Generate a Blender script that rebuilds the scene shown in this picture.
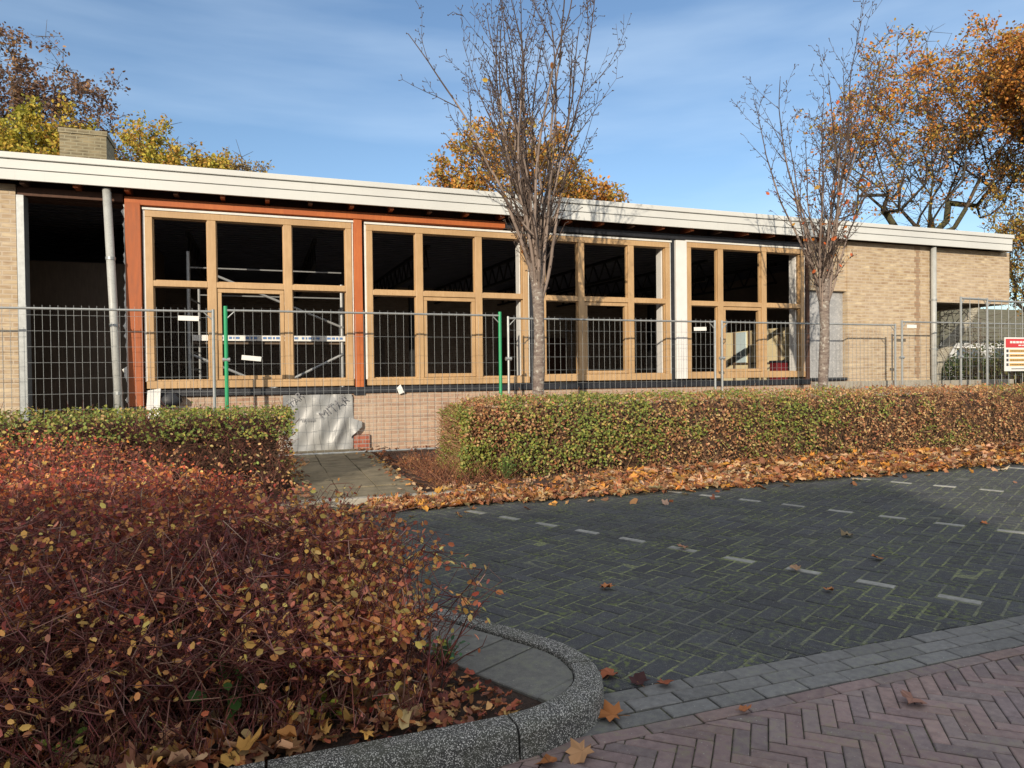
import bpy, math, random
import numpy as np
from mathutils import Matrix, Vector

# ------------------------------------------------------------------ scene, camera, light
sc = bpy.context.scene
for o in list(bpy.data.objects):
    bpy.data.objects.remove(o)
COL = sc.collection
PI = math.pi
rng = np.random.default_rng(7)
random.seed(7)

cam = bpy.data.objects.new('camera', bpy.data.cameras.new('camera'))
COL.objects.link(cam)
cr, cu, cf = (0.94108, -0.33799, -0.0114), (0.01545, 0.0093, 0.99984), (0.33783, 0.9411, -0.01397)
cam.matrix_world = Matrix(((cr[0], cu[0], -cf[0], 0), (cr[1], cu[1], -cf[1], 0), (cr[2], cu[2], -cf[2], 1.2), (0, 0, 0, 1)))
cam.data.sensor_width = 36
cam.data.lens = 36 * 689 / 1024
cam.data.clip_start = 0.05
cam.data.clip_end = 2000
sc.camera = cam
sc.render.resolution_x, sc.render.resolution_y = 1024, 768

SUN_EL, SUN_AZ = 16.5, 36.0        # sunlight travels toward +Y, 36 degrees toward +X
world = bpy.data.worlds.new('World')
sc.world = world
world.use_nodes = True
nt = world.node_tree
bg = nt.nodes['Background']
sky = nt.nodes.new('ShaderNodeTexSky')
sky.sky_type = 'NISHITA'
sky.sun_disc = False
sky.sun_elevation = math.radians(SUN_EL)
sky.sun_rotation = math.radians(180 + SUN_AZ)
sky.air_density = 1.0
sky.dust_density = 0.6
sky.ozone_density = 2.7
# thin cirrus streaks mixed over the sky
tc = nt.nodes.new('ShaderNodeTexCoord')
mp = nt.nodes.new('ShaderNodeMapping')
mp.inputs['Scale'].default_value = (1.2, 2.2, 9.0)
mp.inputs['Rotation'].default_value = (0.12, -0.1, 0.4)
nz = nt.nodes.new('ShaderNodeTexNoise')
nz.inputs['Scale'].default_value = 1.3
nz.inputs['Detail'].default_value = 5
nz.inputs['Roughness'].default_value = 0.5
rp = nt.nodes.new('ShaderNodeValToRGB')
rp.color_ramp.elements[0].position = 0.46
rp.color_ramp.elements[0].color = (0.0, 0.0, 0.0, 1)
rp.color_ramp.elements[1].position = 0.75
rp.color_ramp.elements[1].color = (0.25, 0.25, 0.25, 1)
mx = nt.nodes.new('ShaderNodeMix')
mx.data_type = 'RGBA'
mx.inputs[7].default_value = (5.2, 6.3, 7.4, 1)
L = nt.links.new
L(tc.outputs['Generated'], mp.inputs['Vector'])
L(mp.outputs['Vector'], nz.inputs['Vector'])
L(nz.outputs['Fac'], rp.inputs['Fac'])
L(rp.outputs['Color'], mx.inputs[0])
L(sky.outputs['Color'], mx.inputs[6])
# unseen bright cloud overhead and behind the viewer, added to lift ambient light
sx = nt.nodes.new('ShaderNodeSeparateXYZ'); L(tc.outputs['Generated'], sx.inputs[0])
n2 = nt.nodes.new('ShaderNodeTexNoise'); n2.inputs['Scale'].default_value = 2.4; n2.inputs['Detail'].default_value = 6
L(tc.outputs['Generated'], n2.inputs['Vector'])
def mth(op, a_, b_):
    m_ = nt.nodes.new('ShaderNodeMath'); m_.operation = op
    for i_, v_ in enumerate((a_, b_)):
        if hasattr(v_, 'is_output'): L(v_, m_.inputs[i_])
        else: m_.inputs[i_].default_value = v_
    return m_.outputs[0]
grad = mth('ADD', mth('MULTIPLY', sx.outputs[1], -.55), mth('MULTIPLY', sx.outputs[2], .75))
rp2 = nt.nodes.new('ShaderNodeValToRGB')
rp2.color_ramp.elements[0].position = 0.62
rp2.color_ramp.elements[1].position = 0.92
L(mth('ADD', n2.outputs['Fac'], grad), rp2.inputs['Fac'])
mx2 = nt.nodes.new('ShaderNodeMix'); mx2.data_type = 'RGBA'
L(rp2.outputs['Color'], mx2.inputs[0]); L(mx.outputs[2], mx2.inputs[6])
mx2.inputs[7].default_value = (4.9, 5.0, 5.2, 1)
L(mx2.outputs[2], bg.inputs['Color'])
bg.inputs['Strength'].default_value = 0.12

sl = bpy.data.lights.new('sun', 'SUN')
sl.energy = 3.4
sl.angle = math.radians(0.55)
sl.color = (1.0, 0.87, 0.70)
sun = bpy.data.objects.new('sun', sl)
COL.objects.link(sun)
e, a = math.radians(SUN_EL), math.radians(SUN_AZ)
SD = Vector((math.sin(a) * math.cos(e), math.cos(a) * math.cos(e), -math.sin(e)))
sun.rotation_euler = SD.to_track_quat('-Z', 'Y').to_euler()
sun.location = (-20, -30, 20)

sc.view_settings.view_transform = 'Standard'
sc.view_settings.look = 'None'
sc.view_settings.exposure = 0.53
sc.view_settings.gamma = 1.0
sc.view_settings.use_curve_mapping = False

# ------------------------------------------------------------------ helpers
def tag(o, label=None, cat=None, group=None, kind=None):
    if label: o['label'] = label
    if cat: o['category'] = cat
    if group: o['group'] = group
    if kind: o['kind'] = kind
    return o

def empty(name, loc, label=None, cat=None, group=None):
    o = bpy.data.objects.new(name, None)
    o.empty_display_size = 0.2
    COL.objects.link(o)
    o.location = loc
    return tag(o, label, cat, group)

def link(name, me, mat, parent=None, smooth=False):
    o = bpy.data.objects.new(name, me)
    COL.objects.link(o)
    if mat is not None:
        me.materials.append(mat)
    if smooth:
        me.polygons.foreach_set('use_smooth', np.ones(len(me.polygons), bool))
    if parent is not None:
        o.parent = parent
        o.matrix_parent_inverse = Matrix.Translation(-Vector(parent.location)) @ Matrix.Identity(4) if False else Matrix.Identity(4)
        me.transform(Matrix.Translation(-Vector(world_loc(parent))))
    return o

def world_loc(o):
    v = Vector(o.location)
    while o.parent:
        o = o.parent
        v += Vector(o.location)
    return v

def np_mesh(name, V, F, mat, parent=None, col=None, smooth=False):
    """V (n,3), F (m,k) of one polygon size; col (m,3) one colour per face"""
    V = np.asarray(V, np.float32); F = np.asarray(F, np.int32)
    me = bpy.data.meshes.new(name)
    m, k = F.shape
    me.vertices.add(len(V)); me.vertices.foreach_set('co', V.ravel())
    me.loops.add(m * k); me.loops.foreach_set('vertex_index', F.ravel())
    me.polygons.add(m)
    me.polygons.foreach_set('loop_start', np.arange(m, dtype=np.int32) * k)
    me.update(calc_edges=True)
    if col is not None:
        ca = me.color_attributes.new('col', 'FLOAT_COLOR', 'CORNER')
        c4 = np.ones((m, k, 4), np.float32); c4[:, :, :3] = np.asarray(col, np.float32)[:, None, :]
        ca.data.foreach_set('color', c4.ravel())
    me.validate()
    return link(name, me, mat, parent, smooth)

def basis(n, spin=None):
    n = n / np.maximum(np.linalg.norm(n, axis=1, keepdims=True), 1e-9)
    up = np.where(np.abs(n[:, 2:3]) < 0.9, np.array([[0, 0, 1.0]]), np.array([[1.0, 0, 0]]))
    t = np.cross(up, n); t /= np.linalg.norm(t, axis=1, keepdims=True)
    b = np.cross(n, t)
    if spin is not None:
        c, s = np.cos(spin)[:, None], np.sin(spin)[:, None]
        t, b = t * c + b * s, b * c - t * s
    return n, t, b

def prisms(P0, P1, R0, R1, sides=3):
    P0, P1 = np.asarray(P0, float), np.asarray(P1, float)
    n = len(P0)
    R0 = np.broadcast_to(np.asarray(R0, float), (n,)); R1 = np.broadcast_to(np.asarray(R1, float), (n,))
    d, t, b = basis(P1 - P0)
    an = np.arange(sides) * 2 * PI / sides + PI / 4
    ring = np.cos(an)[None, :, None] * t[:, None, :] + np.sin(an)[None, :, None] * b[:, None, :]
    V = np.concatenate([P0[:, None] + ring * R0[:, None, None], P1[:, None] + ring * R1[:, None, None]], 1)
    i = np.arange(sides); j = (i + 1) % sides
    f = np.stack([i, j, j + sides, i + sides], 1)
    F = f[None] + (np.arange(n) * 2 * sides)[:, None, None]
    return V.reshape(-1, 3), F.reshape(-1, 4)

LEAF = (np.array([[0, 0, 0], [.3, .30, .08], [.75, .26, .06], [1, 0, -.03], [.75, -.26, .06], [.3, -.30, .08]], float),
        np.array([[0, 3, 2, 1], [0, 5, 4, 3]]))
def leaves(C, N, S, spin=None, tmpl=LEAF):
    tv, tf = tmpl
    n = len(C)
    if spin is None: spin = rng.uniform(0, 2 * PI, n)
    nn, t, b = basis(N, spin)
    S = np.broadcast_to(np.asarray(S, float), (n,))
    V = C[:, None] + S[:, None, None] * (tv[None, :, 0:1] * t[:, None] + tv[None, :, 1:2] * b[:, None] + tv[None, :, 2:3] * nn[:, None])
    F = tf[None] + (np.arange(n) * len(tv))[:, None, None]
    return V.reshape(-1, 3), F.reshape(-1, tf.shape[1])

def maple_tmpl(seed=0, curl=0.25):
    r = np.random.default_rng(seed)
    lobes = [(-155, .50), (-128, .42), (-98, .68), (-72, .52), (-46, .86), (-24, .62), (-8, .9), (4, 1.0), (22, .62), (44, .84), (70, .50), (96, .70), (128, .44), (152, .52), (180, .2)]
    pts = [[0, 0, 0]]
    for an, rr in lobes:
        rr *= r.uniform(.85, 1.12); an = math.radians(an + r.uniform(-5, 5))
        x, y = rr * math.cos(an), rr * math.sin(an)
        z = curl * (x * x * r.uniform(-.5, 1.2) + y * y * r.uniform(.2, 1.4)) + r.uniform(-.04, .04)
        pts.append([x * .55, y * .55, z * .55])
    n = len(lobes)
    return np.array(pts), np.array([[0, 1 + i, 1 + (i + 1) % n] for i in range(n)])

def oval_tmpl(seed, curl=.6):
    r_ = np.random.default_rng(seed); pts = [[0, 0, 0]]; n = 9
    for i in range(n):
        an = 2 * PI * i / n; x, y = .5 * math.cos(an) * r_.uniform(.85, 1.1), .27 * math.sin(an) * r_.uniform(.7, 1.15)
        pts.append([x, y, curl * (x * x * r_.uniform(-.6, 1.5) + abs(y) * r_.uniform(.3, 1.3)) + r_.uniform(-.03, .03)])
    return np.array(pts), np.array([[0, 1 + i, 1 + (i + 1) % n] for i in range(n)])

def pick(pal, n, jit=0.15, p=None):
    pal = np.array(pal, float)
    c = pal[rng.choice(len(pal), n, p=p)]
    return np.clip(c * (1 + rng.normal(0, jit, (n, 1))) * (1 + rng.normal(0, jit * .4, (n, 3))), 0.002, 0.95)

def wob(x, y, s=1.0, seed=0):
    """smooth pseudo noise in -1..1"""
    r = np.random.default_rng(100 + seed)
    v = 0
    for k in range(5):
        a_, b_, c_ = r.uniform(-1, 1), r.uniform(-1, 1), r.uniform(0, 6.28)
        f_ = s * (1.6 ** k)
        v = v + np.sin(f_ * (a_ * x + b_ * y) * 2 + c_) * np.cos(f_ * (b_ * x - a_ * y) * 1.7 + c_ * 1.3) / (1.25 ** k)
    return v / 2.4

class MB:
    """collects boxes, tubes and prisms into one mesh"""
    def __init__(s): s.v = []; s.f = []
    def add(s, vs, fs):
        n = len(s.v); s.v += [tuple(map(float, q)) for q in vs]; s.f += [[n + i for i in q] for q in fs]; return s
    def box(s, x0, x1, y0, y1, z0, z1):
        return s.add([(x0, y0, z0), (x1, y0, z0), (x1, y1, z0), (x0, y1, z0), (x0, y0, z1), (x1, y0, z1), (x1, y1, z1), (x0, y1, z1)],
                     [(0, 3, 2, 1), (4, 5, 6, 7), (0, 1, 5, 4), (1, 2, 6, 5), (2, 3, 7, 6), (3, 0, 4, 7)])
    def tube(s, p, q, r, r2=None, n=8):
        p, q = Vector(p), Vector(q); r2 = r if r2 is None else r2
        d = (q - p).normalized(); t = d.orthogonal().normalized(); b = d.cross(t)
        vs = []
        for c, rr in ((p, r), (q, r2)):
            for i in range(n):
                an = 2 * PI * i / n
                vs.append(c + t * math.cos(an) * rr + b * math.sin(an) * rr)
        fs = [(i, (i + 1) % n, n + (i + 1) % n, n + i) for i in range(n)] + [tuple(range(n - 1, -1, -1)), tuple(range(n, 2 * n))]
        return s.add(vs, fs)
    def beam(s, p, q, w, h):
        p, q = Vector(p), Vector(q); d = (q - p).normalized()
        sd = d.cross(Vector((0, 0, 1)))
        sd = Vector((1, 0, 0)) if sd.length < 1e-3 else sd.normalized()
        u = sd.cross(d)
        vs = [c + sd * w * i / 2 + u * h * j / 2 for c in (p, q) for i, j in ((-1, -1), (1, -1), (1, 1), (-1, 1))]
        return s.add(vs, [(0, 1, 5, 4), (1, 2, 6, 5), (2, 3, 7, 6), (3, 0, 4, 7), (3, 2, 1, 0), (4, 5, 6, 7)])
    def prism(s, poly, z0, z1):
        n = len(poly)
        return s.add([(x, y, z0) for x, y in poly] + [(x, y, z1) for x, y in poly],
                     [tuple(range(n - 1, -1, -1)), tuple(range(n, 2 * n))] + [(i, (i + 1) % n, n + (i + 1) % n, n + i) for i in range(n)])
    def build(s, name, mat, parent=None, bevel=0, smooth=False):
        me = bpy.data.meshes.new(name); me.from_pydata(s.v, [], s.f); me.update()
        o = link(name, me, mat, parent, smooth)
        if bevel:
            m = o.modifiers.new('bevel', 'BEVEL'); m.width = bevel; m.segments = 2; m.limit_method = 'ANGLE'
        return o

# ------------------------------------------------------------------ materials
def nm(name):
    m = bpy.data.materials.new(name); m.use_nodes = True
    return m, m.node_tree, m.node_tree.nodes['Principled BSDF']
def N(t, kind, **kw):
    n = t.nodes.new(kind)
    for k, v in kw.items():
        if k in n.inputs.keys(): n.inputs[k].default_value = v
        else: setattr(n, k, v)
    return n
def mixc(t, fac, a_, b_, mode='MIX'):
    m = t.nodes.new('ShaderNodeMix'); m.data_type = 'RGBA'; m.blend_type = mode
    for s_, v in ((0, fac), (6, a_), (7, b_)):
        if hasattr(v, 'is_output'): t.links.new(v, m.inputs[s_])
        else: m.inputs[s_].default_value = (*v, 1) if isinstance(v, tuple) and len(v) == 3 else v
    return m.outputs[2]
def ramp(t, src, p0, p1, c0=(0, 0, 0), c1=(1, 1, 1)):
    r = t.nodes.new('ShaderNodeValToRGB')
    r.color_ramp.elements[0].position = p0; r.color_ramp.elements[0].color = (*c0, 1)
    r.color_ramp.elements[1].position = p1; r.color_ramp.elements[1].color = (*c1, 1)
    t.links.new(src, r.inputs[0]); return r.outputs[0]
def noise(t, scale, detail=4, vec=None, rough=0.6):
    n = N(t, 'ShaderNodeTexNoise', Scale=scale, Detail=detail, Roughness=rough)
    if vec is None:
        tc_ = t.nodes.new('ShaderNodeTexCoord'); vec = tc_.outputs['Object']
    t.links.new(vec, n.inputs['Vector']); return n.outputs['Fac']
def bump(t, b, src, strength=0.3, dist=0.01):
    bn = N(t, 'ShaderNodeBump', Strength=strength, Distance=dist)
    t.links.new(src, bn.inputs['Height']); t.links.new(bn.outputs[0], b.inputs['Normal'])

def paint(name, c, rough=0.5, var=0.25, scale=6, metal=0.0, dirt=None, bs=0.1, spec=0.5):
    m, t, b = nm(name)
    n1 = noise(t, scale, 5); n2 = noise(t, scale * 9, 3)
    col = mixc(t, ramp(t, n1, .3, .75), tuple(x * (1 - var) for x in c), tuple(min(1, x * (1 + var * .5)) for x in c))
    if dirt:
        col = mixc(t, ramp(t, n2, .52, .75), col, dirt)
    t.links.new(col, b.inputs['Base Color'])
    b.inputs['Roughness'].default_value = rough; b.inputs['Metallic'].default_value = metal
    b.inputs['Specular IOR Level'].default_value = spec
    bump(t, b, n2, bs, 0.004)
    return m

def wood(name, c1, c2, rough=0.55):
    m, t, b = nm(name)
    tc_ = t.nodes.new('ShaderNodeTexCoord')
    mp_ = N(t, 'ShaderNodeMapping'); mp_.inputs['Scale'].default_value = (14, 14, 2.0)
    t.links.new(tc_.outputs['Object'], mp_.inputs[0])
    n = noise(t, 2.5, 6, mp_.outputs[0]); n2 = noise(t, 1.3, 3)
    f = ramp(t, n, .3, .7)
    col = mixc(t, f, c1, c2)
    col = mixc(t, ramp(t, n2, .4, .8), col, tuple(x * .82 for x in c1))
    t.links.new(col, b.inputs['Base Color']); b.inputs['Roughness'].default_value = rough
    bump(t, b, n, .15, .003)
    return m

def brick(name, cs, mortar, bw=0.21, bh=0.064, ms=0.01, stain=None, stain_amt=.5):
    m, t, b = nm(name)
    tc_ = t.nodes.new('ShaderNodeTexCoord')
    sp = t.nodes.new('ShaderNodeSeparateXYZ'); t.links.new(tc_.outputs['Object'], sp.inputs[0])
    ad = N(t, 'ShaderNodeMath', operation='ADD'); t.links.new(sp.outputs[0], ad.inputs[0]); t.links.new(sp.outputs[1], ad.inputs[1])
    cb = t.nodes.new('ShaderNodeCombineXYZ'); t.links.new(ad.outputs[0], cb.inputs[0]); t.links.new(sp.outputs[2], cb.inputs[1])
    br = N(t, 'ShaderNodeTexBrick'); br.offset = .5
    br.inputs['Scale'].default_value = 1; br.inputs['Brick Width'].default_value = bw; br.inputs['Row Height'].default_value = bh
    br.inputs['Mortar Size'].default_value = ms; br.inputs['Mortar Smooth'].default_value = .2
    br.inputs['Color1'].default_value = (*cs[0], 1); br.inputs['Color2'].default_value = (*cs[1], 1); br.inputs['Mortar'].default_value = (*mortar, 1)
    t.links.new(cb.outputs[0], br.inputs['Vector'])
    # per-brick tone from a stretched noise
    mp_ = N(t, 'ShaderNodeMapping'); mp_.inputs['Scale'].default_value = (1 / bw * .9, 1 / bh * .9, 1)
    t.links.new(cb.outputs[0], mp_.inputs[0])
    n = noise(t, 1.0, 1, mp_.outputs[0])
    col = mixc(t, ramp(t, n, .35, .7), br.outputs['Color'], tuple(x for x in cs[2]), 'MIX')
    col2 = mixc(t, br.outputs['Fac'], col, (*mortar,))
    big = noise(t, 1.1, 5)
    col3 = mixc(t, ramp(t, big, .35, .8), col2, stain or tuple(x * .75 for x in cs[0]))
    mxn = t.nodes.new('ShaderNodeMix'); mxn.data_type = 'RGBA'; mxn.inputs[0].default_value = stain_amt
    t.links.new(col2, mxn.inputs[6]); t.links.new(col3, mxn.inputs[7])
    t.links.new(mxn.outputs[2], b.inputs['Base Color'])
    b.inputs['Roughness'].default_value = .9
    inv = N(t, 'ShaderNodeMath', operation='SUBTRACT'); inv.inputs[0].default_value = 1; t.links.new(br.outputs['Fac'], inv.inputs[1])
    bump(t, b, inv.outputs[0], .6, .008)
    return m

def leafmat(name, trans=0.3, rough=0.6, spec=.35):
    m, t, b = nm(name)
    at = t.nodes.new('ShaderNodeAttribute'); at.attribute_name = 'col'
    n = noise(t, 40, 3)
    col = mixc(t, ramp(t, n, .35, .7), at.outputs['Color'], (1, 1, 1), 'MULTIPLY')
    mm = mixc(t, .35, at.outputs['Color'], col)
    t.links.new(at.outputs['Color'], b.inputs['Base Color'])
    b.inputs['Roughness'].default_value = rough; b.inputs['Specular IOR Level'].default_value = spec
    tr = t.nodes.new('ShaderNodeBsdfTranslucent'); t.links.new(at.outputs['Color'], tr.inputs['Color'])
    ms = t.nodes.new('ShaderNodeMixShader'); ms.inputs[0].default_value = trans
    t.links.new(b.outputs[0], ms.inputs[1]); t.links.new(tr.outputs[0], ms.inputs[2])
    t.links.new(ms.outputs[0], t.nodes['Material Output'].inputs['Surface'])
    return m

def paver_mat(name, moss=0.0, speck=0.4, rough=.85):
    m, t, b = nm(name)
    at = t.nodes.new('ShaderNodeAttribute'); at.attribute_name = 'col'
    n1 = noise(t, 260, 2); n2 = noise(t, 3.0, 5); n3 = noise(t, 30, 5)
    col = mixc(t, ramp(t, n1, .5, .72), at.outputs['Color'], (0.30, 0.30, 0.30)); 
    mxn = t.nodes.new('ShaderNodeMix'); mxn.data_type = 'RGBA'; mxn.inputs[0].default_value = speck
    t.links.new(at.outputs['Color'], mxn.inputs[6]); t.links.new(col, mxn.inputs[7]); col = mxn.outputs[2]
    col = mixc(t, ramp(t, n3, .35, .7), mixc(t, .35, col, (0.012, 0.012, 0.013)), col)
    big = noise(t, .9, 5, rough=.65)
    col = mixc(t, ramp(t, big, .35, .7), mixc(t, .28, col, (0.02, 0.02, 0.02)), col)
    grit = noise(t, 95, 2)
    col = mixc(t, ramp(t, grit, .68, .74), col, (0.34, 0.33, 0.30))
    if moss:
        mf = N(t, 'ShaderNodeMath', operation='MULTIPLY')
        t.links.new(ramp(t, n2, .42, .62), mf.inputs[0]); t.links.new(ramp(t, n3, .5, .62), mf.inputs[1])
        mf2 = N(t, 'ShaderNodeMath', operation='MULTIPLY'); t.links.new(mf.outputs[0], mf2.inputs[0]); mf2.inputs[1].default_value = moss
        col = mixc(t, mf2.outputs[0], col, (0.13, 0.16, 0.045))
    t.links.new(col, b.inputs['Base Color']); b.inputs['Roughness'].default_value = rough
    b.inputs['Specular IOR Level'].default_value = .3
    bump(t, b, n1, .35, .003)
    return m

def joint_mat(name, a_, g_):
    m, t, b = nm(name)
    n2 = noise(t, 1.2, 5); n3 = noise(t, 60, 3)
    f = ramp(t, n2, .40, .58)
    col = mixc(t, f, a_, g_)
    col = mixc(t, ramp(t, n3, .4, .7), tuple(x * .6 for x in a_), col)
    t.links.new(col, b.inputs['Base Color']); b.inputs['Roughness'].default_value = .95
    bump(t, b, n3, .6, .01)
    return m

def aggregate(name):
    m, t, b = nm(name)
    tc_ = t.nodes.new('ShaderNodeTexCoord')
    vo = N(t, 'ShaderNodeTexVoronoi', Scale=260.0); t.links.new(tc_.outputs['Object'], vo.inputs['Vector'])
    sep = t.nodes.new('ShaderNodeSeparateColor'); t.links.new(vo.outputs['Color'], sep.inputs[0])
    col = ramp(t, sep.outputs[0], .35, .9, (0.12, 0.12, 0.113), (0.78, 0.77, 0.72))
    col = mixc(t, ramp(t, vo.outputs['Distance'], .35, .6), col, (0.05, 0.05, 0.048))
    n = noise(t, 7, 6, rough=.7)
    dk = mixc(t, .4, col, (0.09, 0.095, 0.06))
    col = mixc(t, ramp(t, n, .42, .62), col, dk)
    t.links.new(col, b.inputs['Base Color']); b.inputs['Roughness'].default_value = .9
    bump(t, b, vo.outputs['Distance'], .7, .004)
    return m

def soil(name, c1, c2, scale=20):
    m, t, b = nm(name)
    n1 = noise(t, scale, 8, rough=.75); n2 = noise(t, scale * 4, 5)
    col = mixc(t, ramp(t, n1, .35, .68), c1, c2)
    t.links.new(col, b.inputs['Base Color']); b.inputs['Roughness'].default_value = .95
    bump(t, b, n2, .9, .03)
    return m

def bark(name, c1, c2, c3):
    m, t, b = nm(name)
    tc_ = t.nodes.new('ShaderNodeTexCoord')
    mp_ = N(t, 'ShaderNodeMapping'); mp_.inputs['Scale'].default_value = (1, 1, 3.5)
    t.links.new(tc_.outputs['Object'], mp_.inputs[0])
    n1 = noise(t, 9, 6, mp_.outputs[0], .7); n2 = noise(t, 22, 5)
    col = mixc(t, ramp(t, n1, .4, .62), c1, c2)
    col = mixc(t, ramp(t, n2, .55, .65), col, c3)
    t.links.new(col, b.inputs['Base Color']); b.inputs['Roughness'].default_value = .9
    bump(t, b, n1, .8, .02)
    return m

M = {}
M['buff'] = brick('buff_brick', [(0.42, 0.31, 0.18), (0.60, 0.49, 0.32), (0.29, 0.19, 0.11)], (0.46, 0.38, 0.28), stain=(0.50, 0.41, 0.31), stain_amt=.6)
M['pink'] = brick('pinkish_brick', [(0.40, 0.24, 0.16), (0.50, 0.34, 0.23), (0.31, 0.18, 0.12)], (0.44, 0.35, 0.26), stain=(0.48, 0.39, 0.30), stain_amt=.6)
M['chim'] = brick('chimney_brick', [(0.24, 0.20, 0.12), (0.38, 0.31, 0.18), (0.12, 0.10, 0.06)], (0.30, 0.27, 0.18))
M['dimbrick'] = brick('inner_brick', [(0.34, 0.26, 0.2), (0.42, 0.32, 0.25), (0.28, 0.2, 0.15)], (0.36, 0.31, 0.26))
def fascia_mat():
    m, t, b = nm('fascia_white')
    tc_ = t.nodes.new('ShaderNodeTexCoord')
    mp_ = N(t, 'ShaderNodeMapping'); mp_.inputs['Scale'].default_value = (9, 9, .8); t.links.new(tc_.outputs['Object'], mp_.inputs[0])
    st = noise(t, 1.2, 6, mp_.outputs[0], .7); bg_ = noise(t, .6, 5)
    col = mixc(t, ramp(t, bg_, .35, .7), (0.53, 0.54, 0.52), (0.61, 0.62, 0.59))
    col = mixc(t, ramp(t, st, .60, .85), col, (0.44, 0.44, 0.42))
    t.links.new(col, b.inputs['Base Color']); b.inputs['Roughness'].default_value = .5
    return m
M['fascia'] = fascia_mat()
M['grey_metal'] = paint('downpipe_grey', (0.42, 0.43, 0.41), .45, .15, 6, dirt=(0.3, 0.3, 0.27))
M['galv'] = paint('galvanised', (0.36, 0.38, 0.38), .42, .2, 14, metal=.45)
M['green_post'] = paint('green_paint', (0.02, 0.32, 0.13), .5, .15, 8)
M['oak'] = wood('window_timber', (0.44, 0.275, 0.13), (0.54, 0.36, 0.185), .45)
M['orange'] = wood('primed_timber', (0.42, 0.10, 0.022), (0.52, 0.15, 0.032), .6)
M['orange_worn'] = wood('worn_primed_timber', (0.42, 0.11, 0.03), (0.27, 0.085, 0.035), .7)
M['foam'] = paint('white_foam', (0.74, 0.73, 0.68), .7, .12, 12, bs=.5)
M['white'] = paint('white_lining', (0.72, 0.71, 0.68), .55, .08, 4)
M['dark_wood'] = wood('joist_wood', (0.075, 0.035, 0.02), (0.11, 0.05, 0.03), .8)
M['black'] = paint('black_membrane', (0.018, 0.02, 0.026), .5, .4, 12, bs=.5)
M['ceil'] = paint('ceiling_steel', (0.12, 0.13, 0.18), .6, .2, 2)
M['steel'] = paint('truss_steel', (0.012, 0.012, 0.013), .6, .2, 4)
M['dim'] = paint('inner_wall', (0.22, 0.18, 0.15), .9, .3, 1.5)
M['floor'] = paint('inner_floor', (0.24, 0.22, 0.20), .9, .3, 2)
M['board'] = paint('grey_board', (0.34, 0.345, 0.35), .8, .25, 3.5, dirt=(0.5, 0.5, 0.48), bs=.3)
M['concrete'] = paint('concrete', (0.36, 0.33, 0.27), .9, .25, 5, dirt=(0.22, 0.20, 0.16), bs=.4)
M['roof'] = paint('roof_felt', (0.06, 0.06, 0.06), .95, .3, 4)
M['cream'] = paint('cream_plaster', (0.78, 0.66, 0.40), .85, .12, 3)
M['stud'] = wood('stud_timber', (0.10, 0.07, 0.045), (0.16, 0.11, 0.07))
M['glassblue'] = paint('pale_panel', (0.55, 0.68, 0.72), .3, .1, 3)
M['sheet'] = paint('plastic_film', (0.31, 0.315, 0.31), .42, .12, 5, bs=.3)
M['ink'] = paint('grey_ink', (0.06, 0.06, 0.065), .7, .1, 8)
M['faint'] = paint('faded_print', (0.22, 0.22, 0.23), .6, .5, 30)
M['blue_ink'] = paint('blue_ink', (0.10, 0.20, 0.42), .6, .1, 8)
M['alu'] = paint('scaffold_aluminium', (0.36, 0.37, 0.37), .35, .15, 10, metal=.3)
M['red'] = paint('red_plastic', (0.16, 0.015, 0.02), .5, .2, 8)
M['signwhite'] = paint('sign_white', (0.75, 0.74, 0.70), .45, .05, 4)
M['signred'] = paint('sign_red', (0.55, 0.04, 0.045), .45, .05, 4)
M['signyellow'] = paint('sign_ochre', (0.68, 0.42, 0.12), .5, .1, 6)
M['agg'] = aggregate('exposed_aggregate')
M['road'] = paver_mat('purple_paver', 0.3, .45)
M['park'] = paver_mat('dark_paver', 0.8, .5)
M['gutterp'] = paver_mat('grey_paver', 0.2, .5)
M['linep'] = paver_mat('white_paver', 0.1, .25, .75)
M['joint'] = joint_mat('joint_moss', (0.15, 0.155, 0.13), (0.27, 0.31, 0.10))
M['joint2'] = joint_mat('joint_sand', (0.05, 0.045, 0.035), (0.13, 0.13, 0.06))
M['soil'] = soil('bed_soil', (0.035, 0.016, 0.010), (0.09, 0.04, 0.024))
M['darksoil'] = soil('dark_soil', (0.03, 0.018, 0.013), (0.10, 0.055, 0.035), 60)
M['ground'] = soil('open_ground', (0.05, 0.055, 0.025), (0.09, 0.08, 0.045), 2)
M['leaf'] = leafmat('leaves', .32)
M['dryleaf'] = leafmat('dry_leaves', .18, .75, .2)
M['twig'] = leafmat('twigs', 0.0, .8, .25)
M['bark1'] = bark('cherry_bark', (0.14, 0.105, 0.09), (0.26, 0.215, 0.18), (0.40, 0.38, 0.33))
M['bark2'] = bark('mossy_bark', (0.035, 0.030, 0.018), (0.08, 0.075, 0.03), (0.12, 0.12, 0.05))
M['tile'] = brick('roof_tiles', [(0.13, 0.12, 0.08), (0.17, 0.15, 0.10), (0.1, 0.1, 0.06)], (0.04, 0.04, 0.03), .25, .3)
M['glass'] = paint('window_glass', (0.10, 0.13, 0.15), .08, .3, 2, bs=0)
M['farwhite'] = paint('render_white', (0.55, 0.56, 0.56), .7, .1, 2)

# ------------------------------------------------------------------ setting: ground
g = MB().add([(-300, -200, -.04), (400, -200, -.04), (400, 500, -.04), (-300, 500, -.04)], [(0, 1, 2, 3)]).build('ground', M['ground'])
tag(g, kind='structure')

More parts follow.
